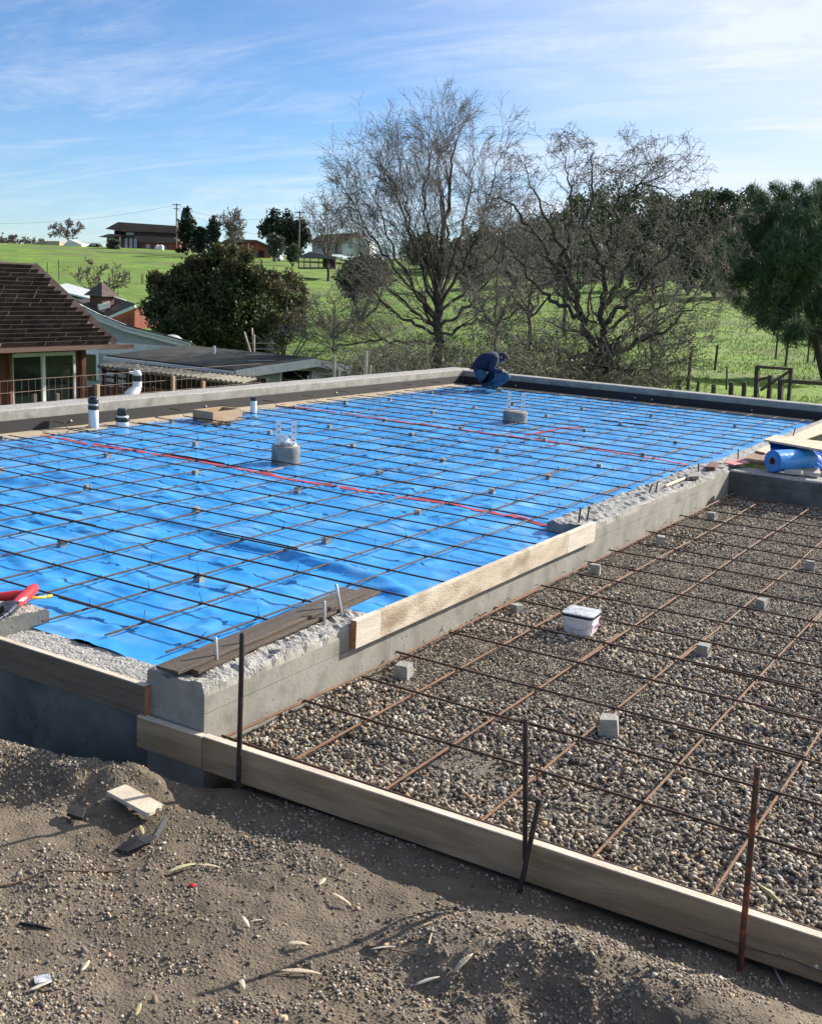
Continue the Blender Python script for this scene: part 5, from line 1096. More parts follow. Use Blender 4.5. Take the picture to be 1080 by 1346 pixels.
# ---- houses on the hill
def far_house(name, label, cat, F0, parts):
    z_ = float(terrain_z(*F0.p[:2])); rt_ = thing(name, label, cat, (F0.p[0], F0.p[1], z_)); last = None
    for nm, mt, pix, back, off, sub in parts:
        b = MB(); F0.slab(b, pix, back, off); o_ = b.build(nm, mt, last if sub else rt_)
        if not sub: last = o_
    return rt_
def R4(x0, y0, x1, y1): return [(x0, y0), (x1, y0), (x1, y1), (x0, y1)]
M_hwall = mat('brown_house_wall', (.085, .062, .055), (.13, .10, .09), .6, .85); M_hroof = mat('far_brown_roof', (.10, .060, .052), (.15, .095, .085), .5, .85); M_hglass = mat('far_window', (.16, .20, .25), rough=.1, spec=.8)
M_white_h = mat('far_white_wall', (.62, .62, .60), (.74, .74, .72), .8, .8)
F0 = Face(190, 327, 235, .18)
far_house('hill_house', 'large brown two storey house with wide eaves on the hill crest', 'house', F0, [
    ('wall', M_hwall, R4(150, 303, 246, 331), 9, 0, 0), ('roof', M_hroof, [(138, 300.5), (155, 291.5), (231, 296.5), (239, 307), (196, 304.5), (161, 304)], 10, 1.6, 0),
    ('porch_opening', M_void, R4(151, 301.5, 164, 309), .3, .1, 0), ('lower_roof', M_hroof, [(176, 309.5), (228, 312), (238, 319), (184, 318.5)], 3.0, 3.0, 0), ('porch_roof', M_hroof, [(129, 311), (143, 307), (158, 308), (158, 311)], 5, 2.4, 0),
    ('lower_wall', M_redbarn, R4(186, 318, 236, 330), 2.6, 2.6, 0), ('window', M_hglass, R4(164, 313, 168, 327), .2, .15, 0), ('window', M_hglass, R4(170, 313, 174, 327), .2, .15, 0), ('window', M_hglass, R4(176, 313, 180, 327), .2, .15, 0), ('window', M_hglass, R4(166, 305.5, 176, 308.5), .2, .15, 0),
    ('window', M_hglass, R4(192, 321, 197, 326), .2, 2.75, 0), ('window', M_hglass, R4(206, 321.5, 211, 327), .2, 2.75, 0), ('post', M_trim, R4(140, 311, 141, 327), .2, 2.2, 0), ('post', M_trim, R4(148, 311, 149, 328), .2, 2.2, 0), ('post', M_trim, R4(157, 311, 158, 328), .2, 2.2, 0), ('garage_door', M_white_h, R4(212, 323, 217, 330), .2, 2.8, 0)])
F0 = Face(330, 340, 215, -.25)
far_house('hill_barn', 'red barn with dark roof right of the tall conifers', 'barn', F0, [
    ('gable_wall', M_redbarn, [(317, 318), (337, 316.3), (356, 324), (356, 343), (317, 340)], 8, 0, 0), ('roof', M_hroof, [(289, 321), (300, 313.5), (337, 315), (357, 323.5), (356, 325), (337, 317), (318, 318.5)], 9, .6, 0), ('lower_wall', M_hwall, [(296, 321), (318, 319), (318, 338), (296, 334)], 6, -.4, 0),
    ('barn_door', M_void, R4(340, 329, 347, 341.5), .2, .12, 0), ('door_leaf', M_hwall, R4(333, 328, 338, 341), .2, .12, 0), ('trim', M_trim, R4(326, 319, 327, 340), .2, .12, 0)])
F0 = Face(440, 330, 205, .1)
far_house('hill_house', 'white house with brown roof seen left of the tall bare tree', 'house', F0, [
    ('wall', M_grey, R4(410, 316.5, 450, 333), 7, 0, 0), ('gable_wall', M_white_h, [(449, 319), (468, 309), (486, 317), (486, 336), (449, 335)], 7, .5, 0), ('roof', M_hroof, [(405, 318), (421, 308), (469, 305.5), (470, 308.5), (448, 319)], 8, 1.2, 0),
    ('window', M_hglass, R4(458, 320, 463, 326), .2, .62, 0), ('window', M_hglass, R4(470, 319, 475, 326), .2, .62, 0), ('window', M_hglass, R4(417, 320, 421, 326), .2, .12, 0), ('window', M_hglass, R4(430, 320, 434, 326), .2, .12, 0), ('door', M_hwall, R4(440, 321, 443.5, 332), .2, .12, 0)])
F0 = Face(415, 350, 150, .1)
far_house('pavilion', 'open dark pavilion with low roof below the white house', 'pavilion', F0, [
    ('roof', mat('grey_far_roof', (.085, .085, .10), (.12, .12, .14), .6, .8), [(389, 338), (407, 330.5), (443, 337.5), (441, 341), (430, 339.5)], 5, .6, 0), ('deck', M_hwall, R4(391, 351, 441, 353), 4, 0, 0), ('back_wall', M_hwall, R4(424, 340, 440, 351), .2, -3.4, 0)] +
    [('post', M_hwall, R4(x, 339, x + .9, 353), .2, 0, 0) for x in (392, 399, 407, 418, 432, 440)])
F0 = Face(95, 328, 225, .1)
far_house('covered_boat', 'white tarped boat on a trailer on the hill crest', 'boat', F0, [('cover', M_white_h, [(79, 327), (84, 321), (92, 314.5), (100, 318), (107, 321), (108, 327)], 3, 0, 0), ('trailer', M_void, R4(82, 327, 106, 329), 2, -.3, 0)])
far_house('wood_trailer', 'tan box trailer left of the tarped boat', 'trailer', Face(65, 328, 228, .1), [('box', mat('tan_box', (.36, .28, .19), (.46, .38, .28), .8, .8), R4(52, 316.5, 78, 325), 3, 0, 0), ('wheel', M_void, R4(57, 325, 61, 328.5), 2, -.3, 0), ('wheel', M_void, R4(68, 325, 72, 328.5), 2, -.3, 0)])
far_house('parked_car', 'dark parked car right of the tarped boat', 'car', Face(121, 328, 224, .1), [('body', M_void, [(112, 327), (113, 323.5), (117, 322.5), (119, 319.5), (127, 319.5), (130, 323), (131, 327)], 2, 0, 0), ('wheel', M_hwall, R4(114, 326.5, 117, 329.5), .3, .1, 0), ('wheel', M_hwall, R4(125, 326.5, 128, 329.5), .3, .1, 0), ('window', M_hglass, R4(119.5, 320.3, 126, 322.8), .05, .06, 0)])
far_house('parked_car', 'white parked car beside the red barn', 'car', Face(363, 343, 205, .1), [('body', M_white_h, [(357, 342), (357.5, 338.5), (361, 335), (366, 335), (369, 339), (369, 342)], 2, 0, 0), ('wheel', M_void, R4(358.5, 341, 361, 343.5), .3, .1, 0), ('wheel', M_void, R4(365, 341, 367.5, 343.5), .3, .1, 0)])
for x, t in ((207, 'white water tank left of two below the brown house'), (212, 'white water tank right of two below the brown house')):
    q = at(x, 331, 222); b = MB(); b.lathe(np.array([q[0], q[1], q[2]]), [(.5, 0), (.5, 1.1), (.3, 1.4), (.05, 1.45)], 12); tag(b.build('water_tank', M_white_h), t, 'tank', 'tanks on the hill')
q = ground_at(900, 210)
far_house('ridge_house', 'small house with pale roof among trees on the right ridge', 'house', Face(880, 322, 200, .1), [('wall', M_hwall, R4(868, 318, 905, 331), 7, 0, 0), ('roof', M_tin, [(864, 319), (872, 313), (902, 313), (909, 319)], 8, .8, 0), ('window', M_hglass, R4(876, 321, 881, 326), .2, .12, 0), ('window', M_hglass, R4(890, 321, 895, 326), .2, .12, 0)])

# ---- poles and wires
M_pole = mat('pole_wood', (.13, .11, .095), (.19, .165, .145), 2, .9); poles = {}
for px_, y0, dpt, arm, t in ((232, 267, 228, 1, 'tall utility pole with crossarm behind the brown house'), (394, 277, 190, 1, 'utility pole left of the white house'), (285, 299, 200, 0, 'short pole between the conifers and the red barn'), (947, 286, 150, 0, 'utility pole among the trees on the right ridge')):
    tp = at(px_, y0, dpt); zb = float(terrain_z(tp[0], tp[1])); rt_ = thing('utility_pole', t, 'utility pole', (tp[0], tp[1], zb), 'utility poles'); poles[px_] = tp
    b = MB(); b.tube([np.array([tp[0], tp[1], zb - .5]), tp], [.17, .12], 8); b.build('pole', M_pole, rt_)
    r_h = np.array([RIGHT[0], RIGHT[1], 0]); r_h /= np.linalg.norm(r_h)
    for k in range(2 if arm else 0):
        b = MB(); q = tp - np.array([0, 0, .25 + .85 * k]); b.bar(q - r_h * (.95 - .25 * k), q + r_h * (.95 - .25 * k), .12, .14); ca = b.build('crossarm', M_pole, rt_)
        for s_ in (-.8, -.4, .4, .8): bb = MB(); bb.lathe(q + r_h * s_ * (1 - .25 * k) + (0, 0, .07), [(.05, 0), (.06, .12), (.02, .16)], 6); bb.build('insulator', M_trim, ca)
    if px_ == 947: b = MB(); b.tube([tp - (0, 0, .6) - r_h * .5, tp - (0, 0, .3)], .05, 5); b.build('bracket', M_tin, rt_)
def wire(a, b_, sag, label, r=.022):
    t = np.linspace(0, 1, 24)[:, None]; P = a + (b_ - a) * t; P[:, 2] -= sag * 4 * (t * (1 - t))[:, 0]; m_ = MB(); m_.tube(P, r, 3, False); tag(m_.build('power_line', M_void), label, 'wire', 'power lines')
wire(at(-60, 292, 240), poles[232] - (0, 0, .3), 1.5, 'power line running left from the tall pole'); wire(poles[232] - (0, 0, .3), poles[394] - (0, 0, .3), 2, 'power line between the two poles on the hill'); wire(poles[232] - (0, 0, 1.2), at(520, 305, 210), 3.5, 'lower power line passing above the red barn')
wire(at(-60, 308, 240), at(170, 316, 215), 1, 'low power line at the left over the tarped boat', .02); wire(at(900, 268, 170), at(1120, 240, 150), 1, 'power line over the right ridge', .02)

# ================================================================== vegetation
M_bark = mat('bark', (.045, .036, .030), (.085, .070, .058), 6, .95, .6, 25); M_twigs = mat('twigs', (.115, .10, .09), (.18, .16, .14), 3, .9); M_twigr = mat('reddish_twigs', (.095, .072, .06), (.14, .11, .09), 3, .9)
M_willow = mat('willow_twigs', (.115, .10, .08), (.175, .15, .118), 3, .85)
def segs_mesh(name, S, material, n=3):
    """S: rows p0(3) p1(3) r0 r1"""
    S = np.asarray(S, float); p0, p1, r0, r1 = S[:, :3], S[:, 3:6], S[:, 6], S[:, 7]; d = p1 - p0; d /= (np.linalg.norm(d, axis=1)[:, None] + 1e-9)
    h = np.where(np.abs(d[:, 2:3]) > .9, np.array([[1., 0, 0]]), np.array([[0, 0, 1.]])); a = np.cross(h, d); a /= np.linalg.norm(a, axis=1)[:, None]; b = np.cross(d, a)
    an = np.arange(n) * 2 * math.pi / n; ring = np.cos(an)[None, :, None] * a[:, None] + np.sin(an)[None, :, None] * b[:, None]
    V = np.concatenate([p0[:, None] + ring * r0[:, None, None], p1[:, None] + ring * r1[:, None, None]], 1); m_ = len(S)
    q = np.array([(j, (j + 1) % n, n + (j + 1) % n, n + j) for j in range(n)]); Fc = (q[None] + (np.arange(m_) * 2 * n)[:, None, None]).reshape(-1, 4)
    return V.reshape(-1, 3), Fc
def grow(p, d, length, r, lev, out, cfg, rg):
    n = cfg['seg'][lev]; st = length / n; p = np.array(p, float); d = np.array(d, float); wig = cfg['wig'][lev]; up = cfg['up'][lev]
    for i in range(n):
        d = d + rg.normal(0, wig, 3) + np.array([0, 0, up]); d /= np.linalg.norm(d); q = p + d * st; ra = r * (1 - i / n * cfg['tap']); rb = r * (1 - (i + 1) / n * cfg['tap'])
        out[lev].append((*p, *q, max(ra, cfg['rmin']), max(rb, cfg['rmin']))); p = q
        if lev + 1 < len(cfg['seg']) and i >= cfg['first'][lev]:
            for _ in range(rg.poisson(cfg['kids'][lev])):
                ax = rg.normal(size=3); ax -= d * (ax @ d); ax /= np.linalg.norm(ax) + 1e-9; an = math.radians(rg.uniform(*cfg['ang'])); nd = d * math.cos(an) + ax * math.sin(an)
                grow(p, nd, length * rg.uniform(*cfg['len']) * (1 - .35 * i / n), rb * cfg['rk'], lev + 1, out, cfg, rg)
def bare_tree(name, label, base, limbs, cfg, seed, mats, group='bare trees', split=2):
    """limbs: list of (polyline of world points, r0, r1); side shoots grow along them"""
    rg = np.random.default_rng(seed); out = [[] for _ in cfg['seg']]
    for pts, r0, r1 in limbs:
        pts = np.array(pts, float); t = np.linspace(0, 1, len(pts)); m_ = max(6, len(pts) * 4); tt_ = np.linspace(0, 1, m_); P = np.stack([np.interp(tt_, t, pts[:, i]) for i in range(3)], 1); P[1:-1] += rg.normal(0, cfg.get('limbw', .05), (m_ - 2, 3)); rr = np.linspace(r0, r1, m_)
        for i in range(m_ - 1): out[0].append((*P[i], *P[i + 1], rr[i], rr[i + 1]))
        L_ = np.sum(np.linalg.norm(np.diff(P, axis=0), axis=1))
        for i in range(int(m_ * cfg['bare']), m_):
            for _ in range(rg.poisson(cfg['limbk'])):
                d = P[min(i + 1, m_ - 1)] - P[max(0, i - 1)]; d /= np.linalg.norm(d); ax = rg.normal(size=3); ax -= d * (ax @ d); ax /= np.linalg.norm(ax); an = math.radians(rg.uniform(*cfg['ang']))
                grow(P[i], d * math.cos(an) + ax * math.sin(an), cfg['l1'] * rg.uniform(.6, 1.2), max(rr[i] * .36, cfg['rmin'] * 1.5), 1, out, cfg, rg)
        grow(P[-1], P[-1] - P[-2], cfg['l1'] * .8, r1, 1, out, cfg, rg)
    rt_ = thing(name, label, 'tree', base, group); tr = sum(out[:split], []); tw = sum(out[split:], [])
    for nm, S, mt, n in (('trunk', tr, mats[0], 5), ('crown', tw, mats[1], 3)):
        V, Fc = segs_mesh(nm, S, mt, n); me = fast_mesh(nm, V, Fc, mt, smooth=True, origin=base); add(nm, me, rt_)
    return rt_
def PX(pix, dpt, spread=None): return [at(x, y, dpt + (spread[i] if spread else 0)) for i, (x, y) in enumerate(pix)]
# left tall tree: upright with fine ascending, slightly drooping twigs
dL = 34.0; gb = ground_at(578, dL)
cfgL = dict(seg=(1, 7, 7, 6), wig=(0, .10, .11, .12), up=(0, .06, .02, -.05), tap=.7, rmin=.0044, first=(0, 1, 1), kids=(0, 1.25, 1.15), ang=(16, 46), len=(.45, .78), rk=.6, bare=.2, limbk=1.05, l1=1.6)
LB = [([gb - (0, 0, .3)] + PX([(577, 440), (576, 400), (578, 350), (584, 300), (590, 250), (598, 195)], dL), .20, .022)]
for pix, sp in (([(577, 425), (548, 385), (522, 340), (503, 295), (494, 258)], (0, -.3, -.6, -.8, -1)), ([(577, 415), (556, 358), (540, 300), (530, 245), (524, 205)], (0, .3, .7, 1, 1.2)), ([(577, 405), (608, 352), (632, 300), (646, 250), (652, 215)], (0, -.3, -.5, -.6, -.8)),
                ([(577, 430), (615, 402), (645, 365), (662, 320)], (0, .4, .8, 1.2)), ([(577, 390), (563, 318), (560, 255), (563, 200)], (0, -.6, -1.1, -1.4)), ([(577, 395), (602, 318), (616, 255), (622, 205)], (0, .6, 1, 1.4)), ([(577, 440), (530, 420), (502, 397), (482, 365), (474, 332)], (0, .3, .6, .8, .9)),
                ([(577, 420), (535, 375), (505, 335), (480, 300), (468, 275)], (0, -.8, -1.4, -1.8, -2)), ([(577, 400), (548, 330), (528, 275), (512, 235)], (0, -.8, -1.4, -1.6)), ([(577, 380), (585, 310), (578, 240), (575, 185)], (0, .8, 1.4, 1.8)), ([(577, 435), (535, 400), (510, 375), (485, 350)], (0, 1.0, 1.6, 2.2)), ([(577, 410), (625, 370), (655, 320), (672, 270)], (0, 1., 1.8, 2.4)),
                ([(577, 450), (540, 450), (500, 448), (460, 452), (425, 462)], (0, -.5, -1, -1.4, -1.8)), ([(577, 445), (600, 430), (630, 420), (655, 430)], (0, -.8, -1.4, -2))):
    LB.append((PX(pix, dL, sp), .058, .012))
bare_tree('bare_tree', 'tall upright bare tree with fine twigs, left of the two big ones', gb, LB, cfgL, 5, (M_bark, M_twigs))
# right twisted willow
dW = 29.0; gw = ground_at(789, dW)
cfgW = dict(seg=(1, 8, 7, 6, 5), wig=(0, .30, .36, .40, .4), up=(0, .05, .03, .0, -.04), tap=.65, rmin=.0050, first=(0, 1, 1, 1), kids=(0, .8, .62, .38), ang=(25, 65), len=(.42, .72), rk=.6, bare=.18, limbk=.8, l1=1.35, limbw=.06)
WB = [([gw - (0, 0, .3)] + PX([(788, 492), (787, 468)], dW), .36, .27)]
for pix, sp, r in (([(780, 472), (768, 430), (757, 385), (738, 330), (714, 278), (694, 232)], (0, -.1, -.2, -.4, -.5, -.7), .15), ([(790, 470), (790, 420), (793, 370), (800, 320), (810, 270), (814, 235)], (0, .1, .3, .5, .7, .8), .14), ([(797, 474), (825, 455), (855, 440), (885, 425), (915, 400)], (0, -.3, -.6, -1, -1.2), .10),
                   ([(765, 420), (735, 400), (705, 375), (675, 340), (655, 300)], (0, .4, .8, 1, 1.3), .09), ([(792, 400), (830, 350), (855, 310), (872, 280)], (0, .3, .6, .9), .09), ([(750, 365), (746, 310), (750, 250), (744, 208)], (0, .5, .9, 1.2), .08), ([(795, 350), (772, 300), (774, 242), (780, 200)], (0, -.5, -.9, -1.2), .075),
                   ([(790, 440), (830, 410), (870, 370), (905, 320)], (0, .6, 1.2, 1.6), .08), ([(780, 470), (740, 465), (700, 455), (665, 450)], (0, -.4, -.8, -1.2), .07), ([(790, 430), (835, 380), (875, 330), (912, 300), (935, 310)], (0, -.4, -.8, -1, -1.1), .08), ([(760, 400), (722, 340), (690, 295), (662, 262), (645, 258)], (0, -.5, -1, -1.3, -1.5), .08), ([(797, 470), (845, 420), (890, 385), (930, 372)], (0, .8, 1.4, 2), .07), ([(812, 260), (838, 245), (860, 240), (885, 258)], (0, 0, -.2, -.5), .05), ([(795, 478), (815, 482), (835, 492), (870, 478)], (0, -.4, -.9, -1.2), .06)):
    WB.append((PX(pix, dW, sp), r * .78, .014))
bare_tree('bare_tree', 'twisted bare willow with thick dark trunk, right of the two big ones', gw, WB, cfgW, 8, (M_bark, M_willow))
# lesser bare trees
cfgS = dict(seg=(1, 5, 5, 4), wig=(0, .18, .2, .22), up=(0, .06, .03, .0), tap=.7, rmin=.012, first=(0, 1, 1), kids=(0, 1.1, .9), ang=(20, 55), len=(.45, .75), rk=.6, bare=.3, limbk=1.0, l1=1.6)
def small_bare(px_, ytop, dpt, w, label, seed, rm, mats=(M_bark, M_twigs), l1=None):
    g = ground_at(px_, dpt); tp = at(px_, ytop, dpt); H = tp[2] - g[2]; c = dict(cfgS); c['rmin'] = rm; c['l1'] = l1 or H * .30; rg = np.random.default_rng(seed)
    lb = [([g, g + (tp - g) * .35, g + (tp - g) * .9], H * .022, rm * 1.5)]
    for k in range(5):
        an = k * 1.26 + rg.uniform(0, .6); o_ = np.array([math.cos(an), math.sin(an), 0]) * w; lb.append(([g + (tp - g) * .28, g + (tp - g) * .5 + o_ * .5, g + (tp - g) * rg.uniform(.72, .86) + o_ * .9], H * .012, rm * 1.3))
    bare_tree('bare_tree', label, g, lb, c, seed, mats, split=1)
small_bare(430, 272, 150, 2.2, 'bare tree beside the white house roof', 21, .02); small_bare(307, 286, 195, 1.4, 'slim bare tree between conifers and red barn', 22, .05); small_bare(90, 293, 240, 3.0, 'bare round oak left of the brown house on the skyline', 23, .06)
small_bare(20, 311, 300, 3.2, 'far bare oak at the left skyline', 24, .07); small_bare(45, 313, 310, 3, 'far bare oak second from the left skyline', 25, .07); small_bare(2, 309, 305, 3, 'far bare oak cut by the left edge', 26, .07)
small_bare(130, 355, 85, 1.7, 'bare reddish shrub tree behind the cupola barn', 27, .022, (M_bark, M_twigr), 1.0);  small_bare(700, 300, 48, 2.4, 'thin bare tree between the two big bare trees', 29, .011); small_bare(862, 330, 42, 2.2, 'smaller bare tree behind the willow on its right', 30, .010); small_bare(655, 330, 44, 2.0, 'slender bare tree right behind the tall upright tree', 31, .010)
small_bare(885, 430, 46, 1.6, 'low spreading bare tree in the pasture right of the willow', 32, .011); small_bare(745, 280, 60, 3.0, 'bare tree far behind the willow crown', 33, .013); small_bare(440, 390, 52, 1.8, 'small bare tree in the pasture right of the evergreen bush', 34, .011)

# ---- leaves
def leaves(P, size, aspect, rg, updroop=0.0, tint=None, var=.28):
    n = len(P); a = rg.normal(size=(n, 3)); a[:, 2] += updroop; a /= np.linalg.norm(a, axis=1)[:, None]; b = rg.normal(size=(n, 3)); b -= a * np.sum(a * b, 1)[:, None]; b /= np.linalg.norm(b, axis=1)[:, None]
    s = size * rg.uniform(.6, 1.4, n)[:, None]; V = np.stack([P - a * s, P + b * s * aspect, P + a * s, P - b * s * aspect], 1).reshape(-1, 3); Fc = np.arange(4 * n).reshape(n, 4)
    c = np.array(tint)[rg.integers(0, len(tint), n)] * rg.uniform(1 - var, 1 + var, (n, 1)); C = np.concatenate([np.repeat(c, 4, 0), np.ones((4 * n, 1))], 1); return V, Fc, C
M_leafy = mat('foliage', (1, 1, 1), attr='tint', rough=.6, spec=.35, transl=.22)
def blob_pts(centres, n, rg, shell=.55):
    """points through clumps; centres: (c(3), r(3))"""
    w = np.array([r[0] * r[1] * r[2] for c, r in centres]) ** .75; k = rg.choice(len(centres), n, p=w / w.sum()); u = rg.normal(size=(n, 3)); u /= np.linalg.norm(u, axis=1)[:, None]; rad = rg.uniform(0, 1, n) ** (1 / (3 - 2 * shell)) ; C = np.array([c for c, r in centres])[k]; R = np.array([r for c, r in centres])[k]
    wob = 1 + .22 * np.sin(u[:, 0] * 7 + k) * np.cos(u[:, 1] * 6 + k * 2) ; return C + u * R * (rad * wob)[:, None]
def leafy_plant(name, label, cat, base, centres, n, size, aspect, tint, seed, stems=None, group=None, updroop=0., material=None, r_st=.04):
    rg = np.random.default_rng(seed); rt_ = thing(name, label, cat, base, group); V, Fc, C = leaves(blob_pts(centres, n, rg), size, aspect, rg, updroop, tint)
    add('crown', fast_mesh('crown', V, Fc, material or M_leafy, C, origin=base), rt_)
    S = []
    for c, r in centres[:stems or 6]:
        c = np.asarray(c); mid = (np.asarray(base) + c) / 2 + rg.normal(0, .08, 3) * np.linalg.norm(c - base); S += [(*base, *mid, r_st, r_st * .7), (*mid, *c, r_st * .7, r_st * .3)]
    V, Fc = segs_mesh('trunk', S, M_bark, 5); add('trunk', fast_mesh('trunk', V, Fc, M_bark, smooth=True, origin=base), rt_); return rt_
def clumps(pix, dpt, r0, rg, n=1, sq=.8, dspread=1.0):
    out = []
    for x, y, r in pix:
        for _ in range(n):
            c = at(x, y, dpt + rg.uniform(-dspread, dspread)); k = r * dpt / F; out.append((c, np.array([k, k, k * sq]) * rg.uniform(.8, 1.15)))
    return out
rg = np.random.default_rng(3); GREEN = [(.026, .05, .016), (.038, .07, .02), (.055, .088, .026), (.075, .10, .034), (.085, .085, .034)]; OLIVE = [(.070, .078, .022), (.095, .085, .032), (.11, .085, .038), (.060, .075, .02)]
dB = 44.0; gbush = ground_at(285, dB)
pts = [(215, 395, 26), (225, 420, 30), (240, 370, 26), (260, 350, 24), (285, 345, 24), (310, 352, 24), (335, 365, 24), (265, 385, 38), (300, 390, 42), (335, 400, 32), (245, 430, 34), (290, 430, 40), (330, 435, 34), (205, 375, 14), (198, 405, 16), (275, 336, 13), (300, 335, 12), (350, 430, 22), (230, 455, 30), (280, 462, 36), (330, 465, 32), (352, 455, 16)]
leafy_plant('evergreen_bush', 'big dense dark green bush behind the mossy shed', 'bush', gbush, clumps(pts, dB, 0, rg, 1, .85, 1.3), 46000, .085, .45, GREEN, 41, 8)
add_pts = [(x + rg.normal(0, 8), 335 + abs(x - 285) * .42 + rg.normal(0, 6), 11) for x in np.linspace(212, 360, 18)]
leafy_plant('flowering_shrub', 'yellowish leaf tips growing out over the dark bush', 'bush', gbush + np.array([.5, .4, 0]), clumps(add_pts, dB - .8, 0, rg, 1, .9, .8), 9500, .07, .4, OLIVE, 42, 12)
pts = [(365, 380, 17), (385, 372, 16), (375, 400, 20), (395, 395, 15), (360, 420, 16), (385, 425, 20), (370, 445, 16), (395, 410, 12), (350, 375, 14), (400, 380, 10), (380, 360, 10)]
leafy_plant('olive_shrub', 'loose olive brown shrub tree right of the dark bush', 'bush', ground_at(375, 42), clumps(pts, 42, 0, rg, 1, .9, 1.0), 6500, .065, .4, OLIVE + [(.12, .09, .05)], 43, 11, r_st=.035)
# right feathery pine
gp_ = ground_at(1098, 37); PINE = [(.06, .10, .05), (.08, .13, .062), (.10, .155, .07), (.05, .085, .046)]
pts = [(1090, 258, 22), (1000, 262, 16), (1030, 258, 18), (1062, 262, 18), (985, 290, 20), (1015, 290, 26), (1050, 292, 28), (1085, 295, 30), (968, 318, 20), (995, 325, 26), (1030, 330, 32), (1070, 335, 34), (1110, 330, 34), (955, 345, 18), (975, 360, 22), (1010, 365, 28), (1050, 370, 32), (1090, 375, 34), (1000, 395, 20), (1035, 402, 24), (1075, 405, 26), (1110, 410, 28), (1020, 428, 12), (1050, 432, 16), (945, 325, 10), (990, 250, 9), (1018, 246, 9), (1048, 247, 9), (1075, 244, 10), (960, 380, 14), (985, 405, 14), (948, 350, 12), (940, 372, 9), (970, 395, 12), (1005, 420, 14), (1040, 440, 16), (1075, 440, 20), (1105, 445, 24), (1120, 380, 34), (1125, 290, 30)]
leafy_plant('pine_tree', 'feathery dark green pine with drooping branches at the right edge', 'tree', gp_, clumps(pts, 37, 0, rg, 1, 1.0, 1.6), 50000, .19, .06, PINE, 44, 1, group='evergreen trees', updroop=.9, r_st=.16)
S = []
for pix in ([(1100, 448), (1060, 425), (1020, 405), (985, 380), (962, 352)], [(1100, 450), (1070, 440), (1040, 432), (1010, 428)], [(1100, 400), (1060, 360), (1030, 320), (1015, 285)], [(1100, 380), (1080, 320), (1070, 280)]):
    Q = PX(pix, 36.6); S += [(*Q[i], *Q[i + 1], .075 - .013 * i, .062 - .013 * i) for i in range(len(Q) - 1)]
V, Fc = segs_mesh('limb', S, M_bark, 5); pine = [o for o in bpy.data.objects if o.name.startswith('pine_tree')][0]; add('limb', fast_mesh('limb', V, Fc, M_bark, smooth=True, origin=wloc(pine)), pine)
# evergreens on the ridge and hill
def evergreen(px_, ytop, ybot, w, dpt, label, seed, tint, kind='round', n=2600, size=None):
    rg = np.random.default_rng(seed); g = at(px_, ybot, dpt); gz_ = float(terrain_z(g[0], g[1])); base = np.array([g[0], g[1], gz_]); out = []; k = 34
    for i in range(k):
        t = rg.uniform(0, 1); y = ytop + (ybot - ytop) * t
        hw = w * (.25 + .75 * t) if kind == 'cone' else w * math.sqrt(max(.08, 1 - (2 * t - 1) ** 2))
        x = px_ + rg.uniform(-1, 1) * hw * .75; r = max(w * .34, 2.4) * rg.uniform(.6, 1.2) * (.6 if kind == 'cone' else 1); out.append((at(x, y, dpt + rg.uniform(-1, 1) * w * dpt / F * .6), np.array([1, 1, .85]) * r * dpt / F))
    out.append((at(px_, ytop + 2, dpt), np.array([.5, .5, 1]) * w * .25 * dpt / F)); out.append((at(px_, (ytop + ybot) / 2, dpt), np.array([.5, .5, 1.]) * (ybot - ytop) * .42 * dpt / F) if kind == 'cone' else (at(px_, (ytop + ybot) / 2, dpt), np.array([.8 * w, .8 * w, (ybot - ytop) * .42]) * dpt / F))
    return leafy_plant('evergreen_tree', label, 'tree', base, out, n, size or dpt * .0016, .5, tint, seed, 4, 'evergreen trees', r_st=w * .06 * dpt / F)
DARK = [(.030, .052, .022), (.042, .068, .028), (.055, .085, .035), (.07, .098, .042)]; CON = [(.014, .028, .016), (.020, .038, .020), (.028, .048, .024)]
evergreen(246, 272, 330, 17, 205, 'tall dark conifer right of the brown house', 101, CON, 'cone'); evergreen(280, 283, 328, 15, 195, 'grey green conifer second right of the brown house', 102, [(.035, .045, .032), (.05, .06, .042)], 'cone', 1500); evergreen(264, 300, 330, 12, 200, 'low dark conifer between the two conifers', 103, CON, 'round')
evergreen(366, 279, 322, 30, 235, 'wide dark oak with flat crown behind the red barn', 104, CON, 'round', 4200); evergreen(395, 292, 330, 18, 232, 'dark oak right of the wide flat crowned oak', 105, CON, 'round'); evergreen(362, 308, 335, 14, 190, 'grey green olive tree before the dark oak', 106, [(.07, .085, .06), (.09, .10, .075)], 'round', 1500)
evergreen(149, 313, 331, 10, 215, 'round grey green bush beside the brown house', 107, [(.06, .075, .045), (.08, .09, .06)], 'round', 1200); evergreen(385, 322, 342, 13, 180, 'dark shrub between barn and pavilion', 108, DARK, 'round', 1200); evergreen(475, 340, 388, 42, 80, 'low dark evergreen mass left of the tall bare tree', 109, CON, 'round', 4500)
k = 0
